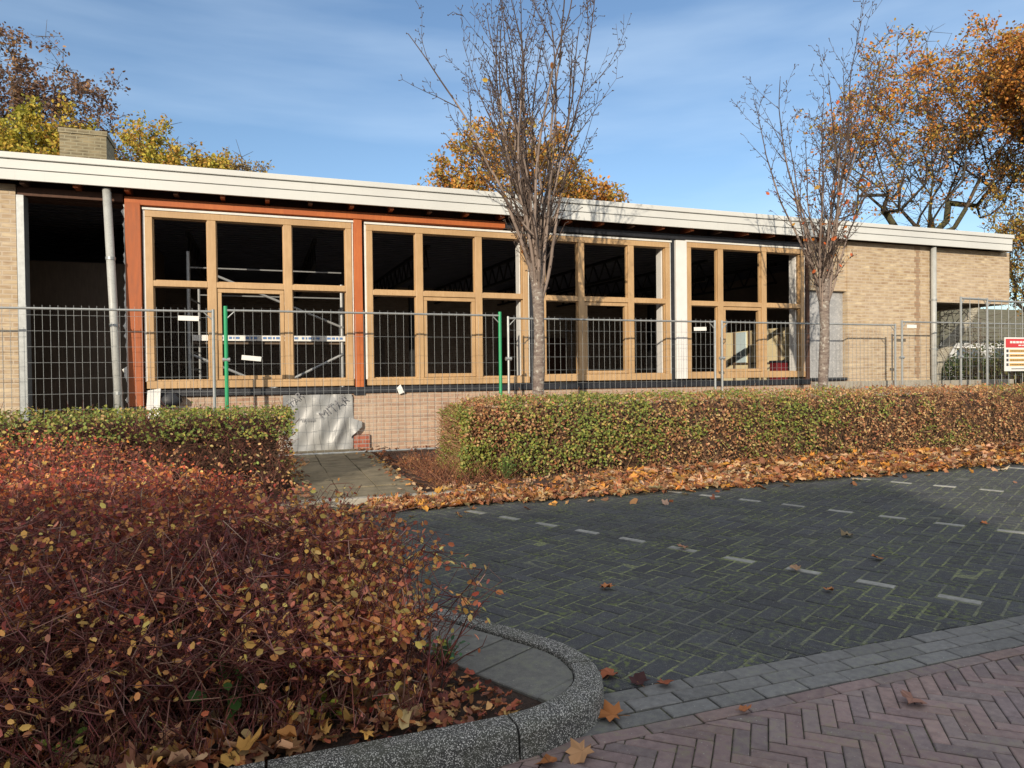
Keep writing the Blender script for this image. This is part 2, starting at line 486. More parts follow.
def clip(poly, a_, b_, c_):
    """keep a*x+b*y<=c"""
    out = []
    for i in range(len(poly)):
        p, q = poly[i], poly[(i + 1) % len(poly)]
        dp, dq = a_ * p[0] + b_ * p[1] - c_, a_ * q[0] + b_ * q[1] - c_
        if dp <= 0: out.append(p)
        if dp * dq < 0:
            s_ = dp / (dp - dq); out.append((p[0] + s_ * (q[0] - p[0]), p[1] + s_ * (q[1] - p[1])))
    return out

def pavers(name, rects, ztop, mat, colf, clips=(), jw=.0035, bev=.004, jit=.0012):
    """rects: (cx,cy,ux,uy,len,wid)"""
    r = np.random.default_rng(3)
    V, F, C = [], [], []
    for cx, cy, ux, uy, ln, wd in rects:
        vx, vy = -uy, ux
        rot = r.normal(0, .006); ux, uy = ux - uy * rot, uy + ux * rot; vx, vy = -uy, ux
        def P(hl, hw): return [(cx + sx * hl * ux + sy * hw * vx, cy + sx * hl * uy + sy * hw * vy) for sx, sy in ((-1, -1), (1, -1), (1, 1), (-1, 1))]
        outer = P(ln / 2 - jw, wd / 2 - jw)
        for cl in clips: outer = clip(outer, *cl) if len(outer) >= 3 else outer
        if len(outer) < 3: continue
        mx_, my_ = sum(p[0] for p in outer) / len(outer), sum(p[1] for p in outer) / len(outer)
        inner = []
        for p in outer:
            dx, dy = p[0] - mx_, p[1] - my_
            du, dv = dx * ux + dy * uy, dx * vx + dy * vy
            du -= math.copysign(min(bev, abs(du) * .5), du); dv -= math.copysign(min(bev, abs(dv) * .5), dv)
            inner.append((mx_ + du * ux + dv * vx, my_ + du * uy + dv * vy))
        z = ztop + r.normal(0, jit); tx, ty = r.normal(0, .006, 2)
        n = len(outer); b0 = len(V)
        zz = lambda p, d: z + (p[0] - cx) * tx + (p[1] - cy) * ty - d
        V += [(p[0], p[1], zz(p, .02)) for p in outer] + [(p[0], p[1], zz(p, bev * .8)) for p in outer] + [(p[0], p[1], zz(p, 0)) for p in inner]
        c = colf(cx, cy, r)
        fs = [tuple(b0 + 2 * n + i for i in range(n))]
        for i in range(n):
            j = (i + 1) % n
            fs += [(b0 + i, b0 + j, b0 + n + j, b0 + n + i), (b0 + n + i, b0 + n + j, b0 + 2 * n + j, b0 + 2 * n + i)]
        F += fs; C += [c] * len(fs)
    me = bpy.data.meshes.new(name); me.from_pydata(V, [], F); me.update()
    ca = me.color_attributes.new('col', 'FLOAT_COLOR', 'CORNER')
    arr = np.ones((len(me.loops), 4), np.float32); k = 0
    for f, c in zip(F, C):
        arr[k:k + len(f), :3] = c; k += len(f)
    ca.data.foreach_set('color', arr.ravel())
    return link(name, me, mat)

def herring(ux, uy, ox, oy, c, inside, special=None, n=2, rng_=260):
    """90 degree herringbone, bricks n:1, in the frame u,v; returns rects"""
    vx, vy = -uy, ux
    out, sp = [], []
    for y in range(-rng_, rng_):
        for x in range(-rng_, rng_):
            k = (x - y) % (2 * n)
            if k == 0: u0, v0, ln = x + n / 2, y + .5, 0
            elif k == 2 * n - 1: u0, v0, ln = x + .5, y + n / 2, 1
            else: continue
            cx, cy = ox + c * (u0 * ux + v0 * vx), oy + c * (u0 * uy + v0 * vy)
            if not inside(cx, cy): continue
            rct = (cx, cy, ux, uy, n * c, c) if ln == 0 else (cx, cy, vx, vy, n * c, c)
            if special and ln == 0 and special(x, y): sp.append((cx, cy, ux, uy, n * c, c * .62))
            else: out.append(rct)
    return out, sp

# road (purple herringbone) with its base sheet
Y_R, Y_G = 2.055, 2.31
base = MB().add([(-30, -8, -.006), (40, -8, -.006), (40, Y_G, -.006), (-30, Y_G, -.006)], [(0, 1, 2, 3)]).build('road_bed', M['joint2']); tag(base, kind='structure')
s2 = math.sqrt(.5)
ra_ = math.radians(-40)
rr_, _ = herring(math.cos(ra_), math.sin(ra_), 0, 0, .055, lambda x, y: -1.5 < x < 7 and -.6 < y < Y_R + .02, n=3, rng_=150)
rr_ += [(-2.5 + .2 * i, Y_R - .034, 1, 0, .2, .0651) for i in range(50)]
PUR = [(0.29, 0.205, 0.20), (0.33, 0.235, 0.225), (0.26, 0.20, 0.20), (0.34, 0.24, 0.22), (0.30, 0.235, 0.225)]
def purcol(x, y, r):
    c = np.array(PUR[r.integers(len(PUR))]) * r.uniform(.85, 1.15)
    return c if r.random() > .006 else np.array((0.32, 0.16, 0.13))
hb = [q for q in rr_ if q[5] != .0651]; st = [q for q in rr_ if q[5] == .0651]
o = pavers('road', hb, 0, M['road'], purcol, [(0, 1, Y_R - .069)], jw=.002, bev=.0035); tag(o, kind='structure')
o = pavers('road_edge_row', st, 0, M['road'], purcol); tag(o, kind='structure')
# grey gutter strip, three courses
gr_ = []
for k in range(3):
    yy = Y_R + .0425 + k * .085
    gr_ += [(1.02 + .2 * i + (k % 2) * .1, yy, 1, 0, .2, .085) for i in range(66)]
o = pavers('gutter_strip', gr_, .001, M['gutterp'], lambda x, y, r: np.array((0.225, 0.225, 0.22)) * r.uniform(.82, 1.15))
tag(o, kind='structure')

# parking area
ang = math.atan2(-.885, .465)
UX, UY = math.cos(ang), math.sin(ang)
VX, VY = -UY, UX
base = MB().add([(-1.5, Y_G, -.0035), (40, Y_G, -.0035), (40, 6.6, -.0035), (-1.5, 6.6, -.0035)], [(0, 1, 2, 3)]).build('parking_bed', M['joint']); tag(base, kind='structure')
c_ = .1
OX, OY = 2.84, 3.65
rows = [0, 20, 40, 60]
# rows of the pattern whose lengthwise bricks are white: bay lines about 2.0 m apart
def special(x, y): return y in rows and -40 < x < 18
def inpark(x, y): return 2.2 < y < 6.3 and x > -1.1 + (6 - y) * .4 and x < 16
pk, wh = herring(UX, UY, OX - .1 * UX - .05 * VX, OY - .1 * UY - .05 * VY, c_, inpark, special)
def parkcol(x, y, r):
    b_ = np.array((0.062, 0.067, 0.075)) * r.uniform(.78, 1.25)
    return b_
o = pavers('parking_area', pk, 0, M['park'], parkcol, [(0, -1, -Y_G)], jw=.006); tag(o, kind='structure')
whf = [w for w in wh]
o = pavers('bay_marking', whf, .003, M['linep'], lambda x, y, r: np.array((0.42, 0.42, 0.39)) * r.uniform(.8, 1.1), [(0, -1, -Y_G - .12)]); tag(o, kind='structure')
fill = [(w[0], w[1], UX, UY, .2, .1) for w in wh]
o = pavers('bay_marking_base', fill, -.004, M['park'], parkcol, [(0, -1, -Y_G)]); tag(o, kind='structure')

# kerb: aggregate, rounded nose
def kerb_path():
    pts = [(-1.0, 6.02), (-.66, 5.47), (-.32, 4.93), (.03, 4.38), (.37, 3.84)]
    pts = pts[:5] + [(.68, 3.345), (.905, 2.99), (1.128, 2.634), (1.165, 2.524), (1.18, 2.42), (1.165, 2.295), (1.115, 2.19), (1.03, 2.105), (.93, 2.05), (.81, 2.013), (.68, 2.0), (.3, 2.0), (-.2, 2.0), (-1.2, 2.0), (-4, 2.0), (-12, 2.0)]
    return pts
KP = kerb_path()
def smooth_path(P, it=2):
    for _ in range(it):
        Q = [P[0]]
        for i in range(len(P) - 1):
            p, q = P[i], P[i + 1]
            Q += [(p[0] * .75 + q[0] * .25, p[1] * .75 + q[1] * .25), (p[0] * .25 + q[0] * .75, p[1] * .25 + q[1] * .75)]
        Q.append(P[-1]); P = Q
    return P
KP = smooth_path(KP, 2)
def offset(P, d):
    out = []
    for i, p in enumerate(P):
        a_ = P[max(i - 1, 0)]; b_ = P[min(i + 1, len(P) - 1)]
        tx, ty = b_[0] - a_[0], b_[1] - a_[1]; l_ = math.hypot(tx, ty)
        out.append((p[0] + ty / l_ * d, p[1] - tx / l_ * d))   # to the right of travel = inside
    return out
W_, H_ = .10, .1
prof = [(-.012, -.03), (-.004, H_ - .025), (.006, H_ - .008), (.022, H_), (W_ - .012, H_), (W_ - .003, H_ - .004), (W_, H_ - .012), (W_, -.03)]
offs = [offset(KP, d) for d, z in prof]
joints_at = []
acc = 0
mb = MB()
idx = [0]
for i in range(1, len(KP)):
    acc += math.hypot(KP[i][0] - KP[i - 1][0], KP[i][1] - KP[i - 1][1])
    if acc > (.95 if i < 20 else .62): idx.append(i); acc = 0
idx.append(len(KP) - 1)
for s_ in range(len(idx) - 1):
    i0, i1 = idx[s_], idx[s_ + 1]
    if i1 <= i0: continue
    rings = []
    for i in range(i0, i1 + 1):
        ring = []
        sh = .004 if i == i0 else (-.004 if i == i1 else 0)
        a_ = KP[max(i - 1, 0)]; b_ = KP[min(i + 1, len(KP) - 1)]
        tx, ty = b_[0] - a_[0], b_[1] - a_[1]; l_ = math.hypot(tx, ty)
        for k, (d, z) in enumerate(prof):
            ring.append((offs[k][i][0] + tx / l_ * sh, offs[k][i][1] + ty / l_ * sh, z))
        rings.append(ring)
    n = len(prof)
    vs = [v for rg in rings for v in rg]
    fs = []
    for q in range(len(rings) - 1):
        for k in range(n - 1):
            fs.append((q * n + k, q * n + k + 1, (q + 1) * n + k + 1, (q + 1) * n + k))
    fs += [tuple(range(n)), tuple((len(rings) - 1) * n + k for k in range(n - 1, -1, -1))]
    mb.add(vs, fs)
o = mb.build('kerb', M['agg']); tag(o, kind='structure')

# island slabs between kerb and bed
slabs = []
ins = offset(KP, W_ + .002)
for iu in range(-30, 12):
    for iv in range(-8, 10):
        cx, cy = .9 + UX * iu * .3 + VX * iv * .3, 2.45 + UY * iu * .3 + VY * iv * .3
        slabs.append((cx + (UX * .15 if iv % 2 else 0), cy + (UY * .15 if iv % 2 else 0), UX, UY, .3, .3))
kept = []
def inside_poly(x, y, P):
    c = False
    for i in range(len(P)):
        x0, y0 = P[i]; x1, y1 = P[i - 1]
        if (y0 > y) != (y1 > y) and x < (x1 - x0) * (y - y0) / (y1 - y0) + x0: c = not c
    return c
# island body polygon just under the slabs
isl = ins + [(-12, 6.2)]
body = MB(); body.add([(x, y, .074) for x, y in isl], [tuple(range(len(isl)))])
o = body.build('island_bed', M['darksoil']); tag(o, kind='structure')
def in_isl(q):
    hl = q[4] / 2 - .004
    return all(inside_poly(q[0] + sx * hl * q[2] * f_ - sy * hl * q[3] * f_, q[1] + sx * hl * q[3] * f_ + sy * hl * q[2] * f_, isl) for sx in (-1, 1) for sy in (-1, 1) for f_ in (1,))
# clip slabs against inner kerb outline (convex near the nose)
nose = [i for i in range(len(ins) - 1) if ins[i][0] > .15 and ins[i][1] < 5.3]
cl = []
for i in nose:
    p, q = ins[i], ins[i + 1]
    tx, ty = q[0] - p[0], q[1] - p[1]; l_ = math.hypot(tx, ty)
    if l_ < 1e-6: continue
    nx, ny = -ty / l_, tx / l_            # outward (left of travel)
    cl.append((nx, ny, nx * p[0] + ny * p[1] - .003))
sel = []
for k in range(12):
    u_ = -1.69 - .3 * k + (.15 if k > 0 else 0); ln = .15 if k == 1 else .3
    if k == 1: u_ = -1.69 - .225
    for v_ in (2.02,):
        sel.append((u_ * UX + v_ * VX, u_ * UY + v_ * VY, UX, UY, ln, .47))
sel.append(((-1.69 + .3) * UX + 2.02 * VX, (-1.69 + .3) * UY + 2.02 * VY, UX, UY, .3, .47))
o = pavers('island_paving', sel, .088, M['gutterp'], lambda x, y, r: np.array((0.22, 0.22, 0.20)) * r.uniform(.85, 1.12), cl, jw=.004, bev=.004)
tag(o, kind='structure')

# rear bed, path, strip
bed = MB()
nx_, ny_ = 60, 16
vs, fs = [], []
for j in range(ny_ + 1):
    for i in range(nx_ + 1):
        x = -12 + i * .7; y = 5.98 + j * (11.2 - 5.98) / ny_
        z = .02 + .03 * float(wob(np.array(x), np.array(y), 1.2, 5)) + (.05 if 6.4 < y < 8.2 and x > 1.7 else 0) - (.03 if .1 < x < 1.6 else 0)
        if j == 0: z = -.02
        vs.append((x, y, z))
for j in range(ny_):
    for i in range(nx_):
        q = j * (nx_ + 1) + i; fs.append((q, q + 1, q + nx_ + 2, q + nx_ + 1))
o = bed.add(vs, fs).build('soil_bed', M['soil'], smooth=True); tag(o, kind='structure')
M['path'] = paint('path_slab', (0.21, 0.175, 0.115), .95, .5, 5, dirt=(0.14, 0.125, 0.06), bs=.5)
mb = MB()
yy = 6.62
r = random.Random(3)
while yy < 11.0:
    for k in range(3):
        mb.box(.28 + k * .40 + r.uniform(-.006, .006), .673 + k * .40 + r.uniform(-.004, .004), yy + .006, yy + .594, -.02, .058 + r.uniform(-.008, .008))
    yy += .6
o = mb.build('path', M['path'], bevel=.006); tag(o, kind='structure')
mb = MB()
for k in range(4): mb.box(-.9 + k * .9 + .003, -.003 + k * .9, 6.50, 6.60, -.02, .062)
o = mb.build('kerb_strip', M['concrete'], bevel=.008); tag(o, kind='structure')

# ------------------------------------------------------------------ building
B = empty('school_building', (4, 11.15, 0), 'long low flat-roofed brick building under renovation with pale roof edge and big timber window frames', 'building')
YF = 11.15
def bpart(name, mb, mat, bevel=0, parent=None): return mb.build(name, mat, parent or B, bevel)
bpart('wall', MB().box(-9, -3.15, 11.12, 11.42, 0, 3.86), M['buff'])
bpart('wall', MB().box(1.30, 10.42, 11.13, 11.42, 0, .92), M['pink'])
bpart('wall', MB().box(-1.60, 1.30, 11.22, 11.42, 0, .93).box(-1.6, .32, 11.15, 11.22, 0, .94), M['pink'])
bpart('wall', MB().box(11.36, 13.74, 11.07, 11.4, .0, 3.87), M['buff'])
bpart('wall', MB().box(10.42, 11.36, 11.10, 11.4, 2.84, 3.87), M['buff'])
bpart('wall', MB().box(13.74, 16.2, 11.10, 11.42, 2.68, 3.87).box(15.95, 16.2, 11.42, 20, 2.68, 3.87), M['buff'])
tv, tf = [], []
for k in range(24):
    z = 1.0 + k * .12; w_ = .105 if k % 2 else .05
    for zz in (z, z + .115): tv += [(13.32 - w_, 11.066, zz), (13.32 + w_ * .6, 11.066, zz), (13.32 + w_ * .6, 11.08, zz), (13.32 - w_, 11.08, zz)]
for k in range(47):
    for q in range(4): tf.append((k * 4 + q, k * 4 + (q + 1) % 4, (k + 1) * 4 + (q + 1) % 4, (k + 1) * 4 + q))
bpart('toothed_joint', MB().add(tv, tf), brick('joint_brick', [(0.34, 0.22, 0.13), (0.42, 0.30, 0.19), (0.26, 0.16, 0.10)], (0.3, 0.24, 0.17)))
bpart('plinth', MB().box(10.42, 13.6, 10.99, 11.07, 0, .98).box(13.6, 16.2, 11.0, 11.25, 0, .96), M['concrete'], .006)
bpart('sill_wall', MB().box(10.42, 11.36, 11.10, 11.4, 0, 1.02), M['pink'])
bpart('board_panel', MB().box(10.44, 11.36, 11.2, 11.26, 1.02, 2.84).box(10.9, 10.93, 11.18, 11.2, 1.02, 2.84), M['board'])
bpart('jamb_post', MB().box(-3.14, -3.05, 11.10, 11.3, 0, 3.72), M['galv'], .004)
bpart('jamb_post', MB().box(10.36, 10.44, 11.14, 11.3, .9, 3.72), M['dark_wood'])
# chipped mortar lumps along the left orange post
lv, lf = [], []
for k in range(60):
    z = .85 + k * .048; w = abs(r.gauss(0, .018)) + .004
    lv += [(-1.842, 11.115, z), (-1.842 - w, 11.125, z), (-1.842 - w, 11.2, z), (-1.842, 11.2, z)]
for k in range(59):
    for q in range(4): lf.append((k * 4 + q, (k + 1) * 4 + q, (k + 1) * 4 + (q + 1) % 4, k * 4 + (q + 1) % 4))
bpart('mortar_edge', MB().add(lv, lf), M['foam'])
bpart('post', MB().box(-1.84, -1.64, 11.11, 11.27, .80, 3.72), M['orange_worn'], .006)
bpart('post', MB().box(1.36, 1.49, 11.12, 11.27, 1.02, 3.68), M['orange'], .006)
bpart('post_foot', MB().box(1.33, 1.50, 11.10, 11.27, .90, 1.02), M['blue_ink'] if False else M['black'])
bpart('header_beam', MB().box(-1.84, 3.9, 11.115, 11.3, 3.69, 3.80), M['orange'], .006)
bpart('header_beam', MB().box(-3.14, -1.86, 11.14, 11.3, 3.72, 3.84), M['dark_wood'], .006)
bpart('header_beam', MB().box(3.9, 10.42, 11.14, 11.3, 3.70, 3.80), M['black'], .006)
bpart('jamb_post', MB().box(7.19, 7.27, 11.16, 11.3, .92, 3.70), M['black'])
bpart('jamb_post', MB().box(4.36, 4.44, 11.18, 11.3, .92, 3.70), M['black'])
bpart('white_post', MB().box(7.285, 7.52, 11.12, 11.3, 1.08, 3.68), M['white'], .006)
bpart('white_post', MB().box(4.44, 4.54, 11.13, 11.3, 1.08, 3.66), M['foam'], .006)
bpart('sill_membrane', MB().box(-1.6, 10.42, 11.09, 11.3, .93, 1.03), M['black'], .01)
bpart('sill_membrane', MB().box(10.42, 11.3, 11.02, 11.12, 1.0, 1.06), M['black'])

def window(x0, x1, z0, z1, m1, m2, zt, foam_l=True, foam_top=True):
    w = .095
    f = MB()
    yf, yb = YF, YF + .11
    f.box(x0, x0 + w, yf, yb, z0 + w + .02, z1 - w).box(x1 - w, x1, yf, yb, z0 + w + .02, z1 - w)
    f.box(x0, x1, yf - .002, yb, z1 - w, z1).box(x0 - .01, x1 + .01, yf - .012, yb, z0, z0 + w + .02)
    for m_ in (m1, m2): f.box(m_ - .06, m_ + .06, yf + .002, yb, z0 + w + .02, z1 - w)
    xs = [x0 + w, m1 - .06, m1 + .06, m2 - .06, m2 + .06, x1 - w]
    for a_, b_ in ((0, 1), (2, 3), (4, 5)): f.box(xs[a_], xs[b_], yf + .004, yb, zt - .042, zt + .042)
    fo = bpart('window_frame', f, M['oak'], .006)
    # glazing beads around each pane
    bd = MB()
    for a_, b_ in ((0, 1), (2, 3), (4, 5)):
        for zz0, zz1 in ((z0 + w + .02, zt - .042), (zt + .042, z1 - w)):
            if (a_ == 2 and zz0 < zt): continue
            X0, X1 = xs[a_], xs[b_]; q = .014
            bd.box(X0, X0 + q, yf + .05, yb - .01, zz0 + q, zz1 - q).box(X1 - q, X1, yf + .05, yb - .01, zz0 + q, zz1 - q)
            bd.box(X0, X1, yf + .05, yb - .01, zz0, zz0 + q).box(X0, X1, yf + .05, yb - .01, zz1 - q, zz1)
    bd.build('glazing_bead', M['oak'], fo)
    # sash in the lower middle bay
    s_ = MB(); X0, X1 = xs[2] + .006, xs[3] - .006; q = .058; Z0, Z1 = z0 + w + .026, zt - .05
    s_.box(X0, X0 + q, yf + .022, yb - .004, Z0 + q, Z1 - q).box(X1 - q, X1, yf + .022, yb - .004, Z0 + q, Z1 - q)
    s_.box(X0, X1, yf + .02, yb - .004, Z0, Z0 + q).box(X0, X1, yf + .02, yb - .004, Z1 - q, Z1)
    s_.build('sash', M['oak'], fo, .004)
    fm = MB()
    if foam_l: fm.box(x0 - .03, x0 - .003, yf + .012, yb, z0 + .1, z1)
    if foam_top: fm.box(x0 - .03, x1 + .03, yf - .014, yb, z1 + .004, z1 + .035)
    fm.box(x1 + .004, x1 + .022, yf + .014, yb, z0 + .1, z1)
    fm.build('foam_seal', M['foam'], fo)
    return fo
window(-1.59, 1.33, 1.05, 3.63, -.71, .365, 2.58)
window(1.56, 4.32, 1.05, 3.62, 2.415, 3.43, 2.54)
window(4.56, 7.17, 1.07, 3.63, 5.34, 6.345, 2.53)
window(7.54, 10.32, 1.08, 3.66, 8.30, 9.325, 2.51, foam_l=False)
# white inner linings of the right hand reveals
for x in (4.20, 7.05, 10.19):
    bpart('reveal_lining', MB().box(x, x + .03, 11.27, 11.44, 1.1, 3.6), M['white'])

# roof: slab, fascia in three boards, soffit, joist ends
bpart('roof', MB().box(-9, 15.9, 10.9, 24, 4.02, 4.16), M['roof'])
RF = MB().box(-9, 15.98, 10.83, 10.90, 4.135, 4.218)
bpart('fascia_trim', RF, M['fascia'], .008)
fb = MB()
for z0, z1, y in ((4.005, 4.122, 10.848), (3.858, 3.995, 10.855)):
    fb.box(-9, 15.94, y, 10.89, z0, z1)
fb.box(15.90, 15.94, 10.9, 24, 3.845, 4.132)
bpart('fascia_board', fb, M['fascia'], .004)
bpart('fascia_trim', MB().box(15.90, 15.98, 10.9, 24, 4.145, 4.218), M['fascia'])
bpart('soffit', MB().box(-9, 15.9, 10.9, 11.6, 3.94, 3.965), M['dark_wood'])
for k in range(33):
    x = -8.6 + k * .62
    if x < 11: bpart('joist_end', MB().box(x - .03, x + .03, 10.93, 11.6, 3.83, 3.938), M['orange_worn'] if k % 3 else M['dark_wood'])
bpart('wall_plate', MB().box(-3.15, 10.42, 11.30, 11.5, 3.70, 3.94), M['dark_wood'])

# interior
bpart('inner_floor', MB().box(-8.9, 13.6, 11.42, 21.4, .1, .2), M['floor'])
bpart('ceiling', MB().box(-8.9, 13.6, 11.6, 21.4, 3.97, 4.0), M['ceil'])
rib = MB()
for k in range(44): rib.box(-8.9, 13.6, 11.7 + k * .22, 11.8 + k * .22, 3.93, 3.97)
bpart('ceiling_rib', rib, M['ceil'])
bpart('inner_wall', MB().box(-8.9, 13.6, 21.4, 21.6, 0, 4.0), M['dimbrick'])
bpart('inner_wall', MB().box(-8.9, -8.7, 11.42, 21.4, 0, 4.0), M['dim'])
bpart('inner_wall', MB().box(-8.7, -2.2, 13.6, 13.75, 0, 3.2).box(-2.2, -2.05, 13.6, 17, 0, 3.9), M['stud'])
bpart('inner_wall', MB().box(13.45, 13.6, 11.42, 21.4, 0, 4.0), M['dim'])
cw = MB().box(10.72, 10.82, 11.75, 14.7, .2, 2.16)
bpart('cream_partition', cw, M['cream'])
st_ = MB()
for y in (11.95, 12.3, 12.85, 13.3, 13.85): st_.box(10.67, 10.72, y, y + .035, .2, 2.16)
st_.box(10.68, 10.72, 11.75, 14.7, 1.38, 1.41)
bpart('partition_stud', st_, M['stud'])
bpart('pale_panel', MB().box(10.69, 10.72, 13.45, 13.8, 1.42, 2.14), M['glassblue'])
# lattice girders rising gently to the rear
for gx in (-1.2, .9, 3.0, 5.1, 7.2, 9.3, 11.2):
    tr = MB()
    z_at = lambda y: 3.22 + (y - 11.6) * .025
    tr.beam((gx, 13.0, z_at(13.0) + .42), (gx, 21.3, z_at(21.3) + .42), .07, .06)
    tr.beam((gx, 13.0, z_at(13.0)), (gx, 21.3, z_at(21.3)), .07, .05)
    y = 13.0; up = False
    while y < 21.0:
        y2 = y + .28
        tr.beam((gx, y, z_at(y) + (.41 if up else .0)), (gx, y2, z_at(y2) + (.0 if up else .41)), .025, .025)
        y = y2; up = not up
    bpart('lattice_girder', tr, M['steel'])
for gx in (3.2, 6.4, 9.6): bpart('inner_column', MB().box(gx, gx + .14, 15.9, 16.04, .2, 3.3), M['steel'])
# doors and darker panels on the back wall
bpart('inner_door', MB().box(2.6, 3.5, 21.33, 21.4, .2, 2.3), M['dim'])
bpart('inner_door', MB().box(7.2, 9.6, 21.33, 21.4, .2, 2.4), M['dark_wood'])

# rainwater pipes
def downpipe(p0, p1, clamps):
    dp = MB().tube(p0, p1, .055, n=14)
    o_ = bpart('downpipe', dp, M['grey_metal'])
    for pl in o_.data.polygons: pl.use_smooth = len(pl.vertices) == 4
    for f_ in clamps:
        p = Vector(p0).lerp(Vector(p1), f_)
        MB().tube(p - Vector((0, 0, .02)), p + Vector((0, 0, .02)), .064, n=14).box(p.x - .01, p.x + .01, p.y + .03, p.y + .2, p.z - .012, p.z + .012).build('pipe_clamp', M['galv'], o_)
downpipe((-1.90, 10.94, .05), (-2.03, 10.97, 3.85), (.25, .50, .745))
downpipe((13.66, 10.97, .05), (13.66, 10.97, 3.85), (.2, .42, .7))

# chimney
ch = bpart('chimney', MB().box(-3.77, -2.95, 16, 16.8, 4.1, 6.12), M['chim'])
MB().box(-3.79, -2.93, 15.98, 16.82, 6.125, 6.22).build('chimney_cap', M['chim'], ch)

# plastic film on the wall with faded print
S = empty('plastic_sheet', (.8, 11.12, 0), 'wrinkled grey plastic film with faded print on the wall left of the path brickwork', 'plastic sheet')
vs, fs = [], []
nx_, nz_ = 44, 40
for j in range(nz_ + 1):
    for i in range(nx_ + 1):
        u, v = i / nx_, j / nz_
        x = .26 + u * 1.04; z = .02 + v * .90
        fold = .022 * math.sin(9 * u + 5 * v + 1.2 * math.sin(6 * v)) + .012 * math.sin(23 * u - 11 * v) + .05 * math.exp(-((u - .78 - .3 * (v - .3)) ** 2) / .004) * max(0, 1 - abs(v - .3) * 2.6) + .03 * math.exp(-((u - .52) ** 2) / .002) * (v < .7)
        if v > .96: x += .01 * math.sin(30 * u); 
        if u > .97: x += .05 * max(0, .5 - abs(v - .5)) 
        vs.append((x, 11.10 - fold, z))
for j in range(nz_):
    for i in range(nx_):
        q = j * (nx_ + 1) + i; fs.append((q, q + 1, q + nx_ + 2, q + nx_ + 1))
# loose flap lapping over the brick
b0 = len(vs)
for j in range(9):
    for i in range(9):
        u, v = i / 8, j / 8
        vs.append((1.24 + u * .20, 11.055 - .05 * math.sin(u * 3) * (1 - v), .40 + v * .16 * (1 - .5 * u) - .28 * (1 - v) * (1 - u) * .6))
for j in range(8):
    for i in range(8):
        q = b0 + j * 9 + i; fs.append((q, q + 1, q + 10, q + 9))
MB().add(vs, fs).build('film', M['sheet'], S, smooth=True)
def text(s_, size, loc, rot, mat, parent, name='print'):
    cu = bpy.data.curves.new(name, 'FONT'); cu.body = s_; cu.size = size; cu.align_x = 'CENTER'; cu.align_y = 'CENTER'; cu.extrude = .0015
    tmp = bpy.data.objects.new('tmp', cu); COL.objects.link(tmp)
    me = bpy.data.meshes.new_from_object(tmp.evaluated_get(bpy.context.evaluated_depsgraph_get()))
    bpy.data.objects.remove(tmp)
    me.transform(Matrix.Translation(loc) @ rot); me.name = name
    me.materials.clear()
    return link(name, me, mat, parent)
RX = Matrix.Rotation(PI / 2, 4, 'X')
bpy.context.view_layer.update()
text('MITAR', .17, Vector((1.0, 11.052, .72)), RX @ Matrix.Rotation(math.radians(38), 4, 'Z'), M['faint'], S)
text('MITAR', .15, Vector((.36, 11.052, .80)), RX @ Matrix.Rotation(math.radians(38), 4, 'Z'), M['faint'], S)
text('Wynvek', .07, Vector((.60, 11.052, .53)), RX, M['faint'], S)
o = MB().box(1.315, 1.56, 11.075, 11.13, .0, .27).build('brick_pier', brick('red_brick', [(0.36, 0.10, 0.06), (0.42, 0.14, 0.08), (0.30, 0.08, 0.05)], (0.3, 0.24, 0.2)), B)

# ------------------------------------------------------------------ temporary fence panels
def fence(x0, x1, y0, y1, h, vs_, hs_, labels, post_mat=None, z0=.04, rail_r=.016, gname='temporary mesh fence panels along the building', plate=None, fold=False, wire=.0023):
    t_ = empty('fence_panel', ((x0 + x1) / 2, (y0 + y1) / 2, 0), labels, 'fence panel', gname)
    L_ = math.hypot(x1 - x0, y1 - y0); dx, dy = (x1 - x0) / L_, (y1 - y0) / L_
    def pt(s_, z): return (x0 + dx * s_, y0 + dy * s_, z)
    for s_ in (0.0, L_):
        MB().tube(pt(s_, 0.0), pt(s_, h + (.03 if post_mat else 0)), .021 if not post_mat else .026, n=10).build('post', post_mat or M['galv'], t_)
    MB().tube(pt(0.02, h - .03), pt(L_ - .02, h - .03), rail_r, n=8).build('top_rail', M['galv'], t_)
    MB().tube(pt(0.02, z0 + .03), pt(L_ - .02, z0 + .03), rail_r, n=8).build('bottom_rail', M['galv'], t_)
    P0, P1 = [], []
    n = int(L_ / vs_)
    for k in range(1, n):
        s_ = L_ * k / n
        P0.append(pt(s_, z0 + .03)); P1.append(pt(s_, h + .015))
    z = z0 + .15
    while z < h - .08:
        P0.append(pt(.02, z)); P1.append(pt(L_ - .02, z)); z += hs_
        if fold and z > 1.0: z += hs_
    P0 = np.array(P0, float); P1 = np.array(P1, float); P0[:, 1] -= .004; P1[:, 1] -= .004
    V, F = prisms(P0, P1, wire, wire, 4)
    np_mesh('wire_mesh', V, F, M['galv'], t_)
    for s_, sg in ((.0, 1), (L_, -1)): MB().tube(pt(s_, h - .16), pt(s_ + sg * .13, h - .03), .009, n=6).build('corner_brace', M['galv'], t_)
    if plate:
        px, pz, tilt = plate
        pm = MB().box(-.13, .13, -.012, -.008, -.033, .033)
        o_ = pm.build('name_plate', M['signwhite'])
        o_.data.transform(Matrix.Translation((px - t_.location.x, y0 - .016 - t_.location.y, pz)) @ Matrix.Rotation(tilt, 4, 'Y'))
        o_.parent = t_
    MB().tube(pt(-.05, 1.45), pt(.05, 1.45), .03, n=8).build('coupler', M['galv'], t_)
    return t_
YN = 10.43
fence(-4.45, -.66, YN, YN, 2.15, .088, .205, 'galvanised mesh fence panel in front of the dark doorway, farthest left of the row', plate=(-.97, 2.02, .02))
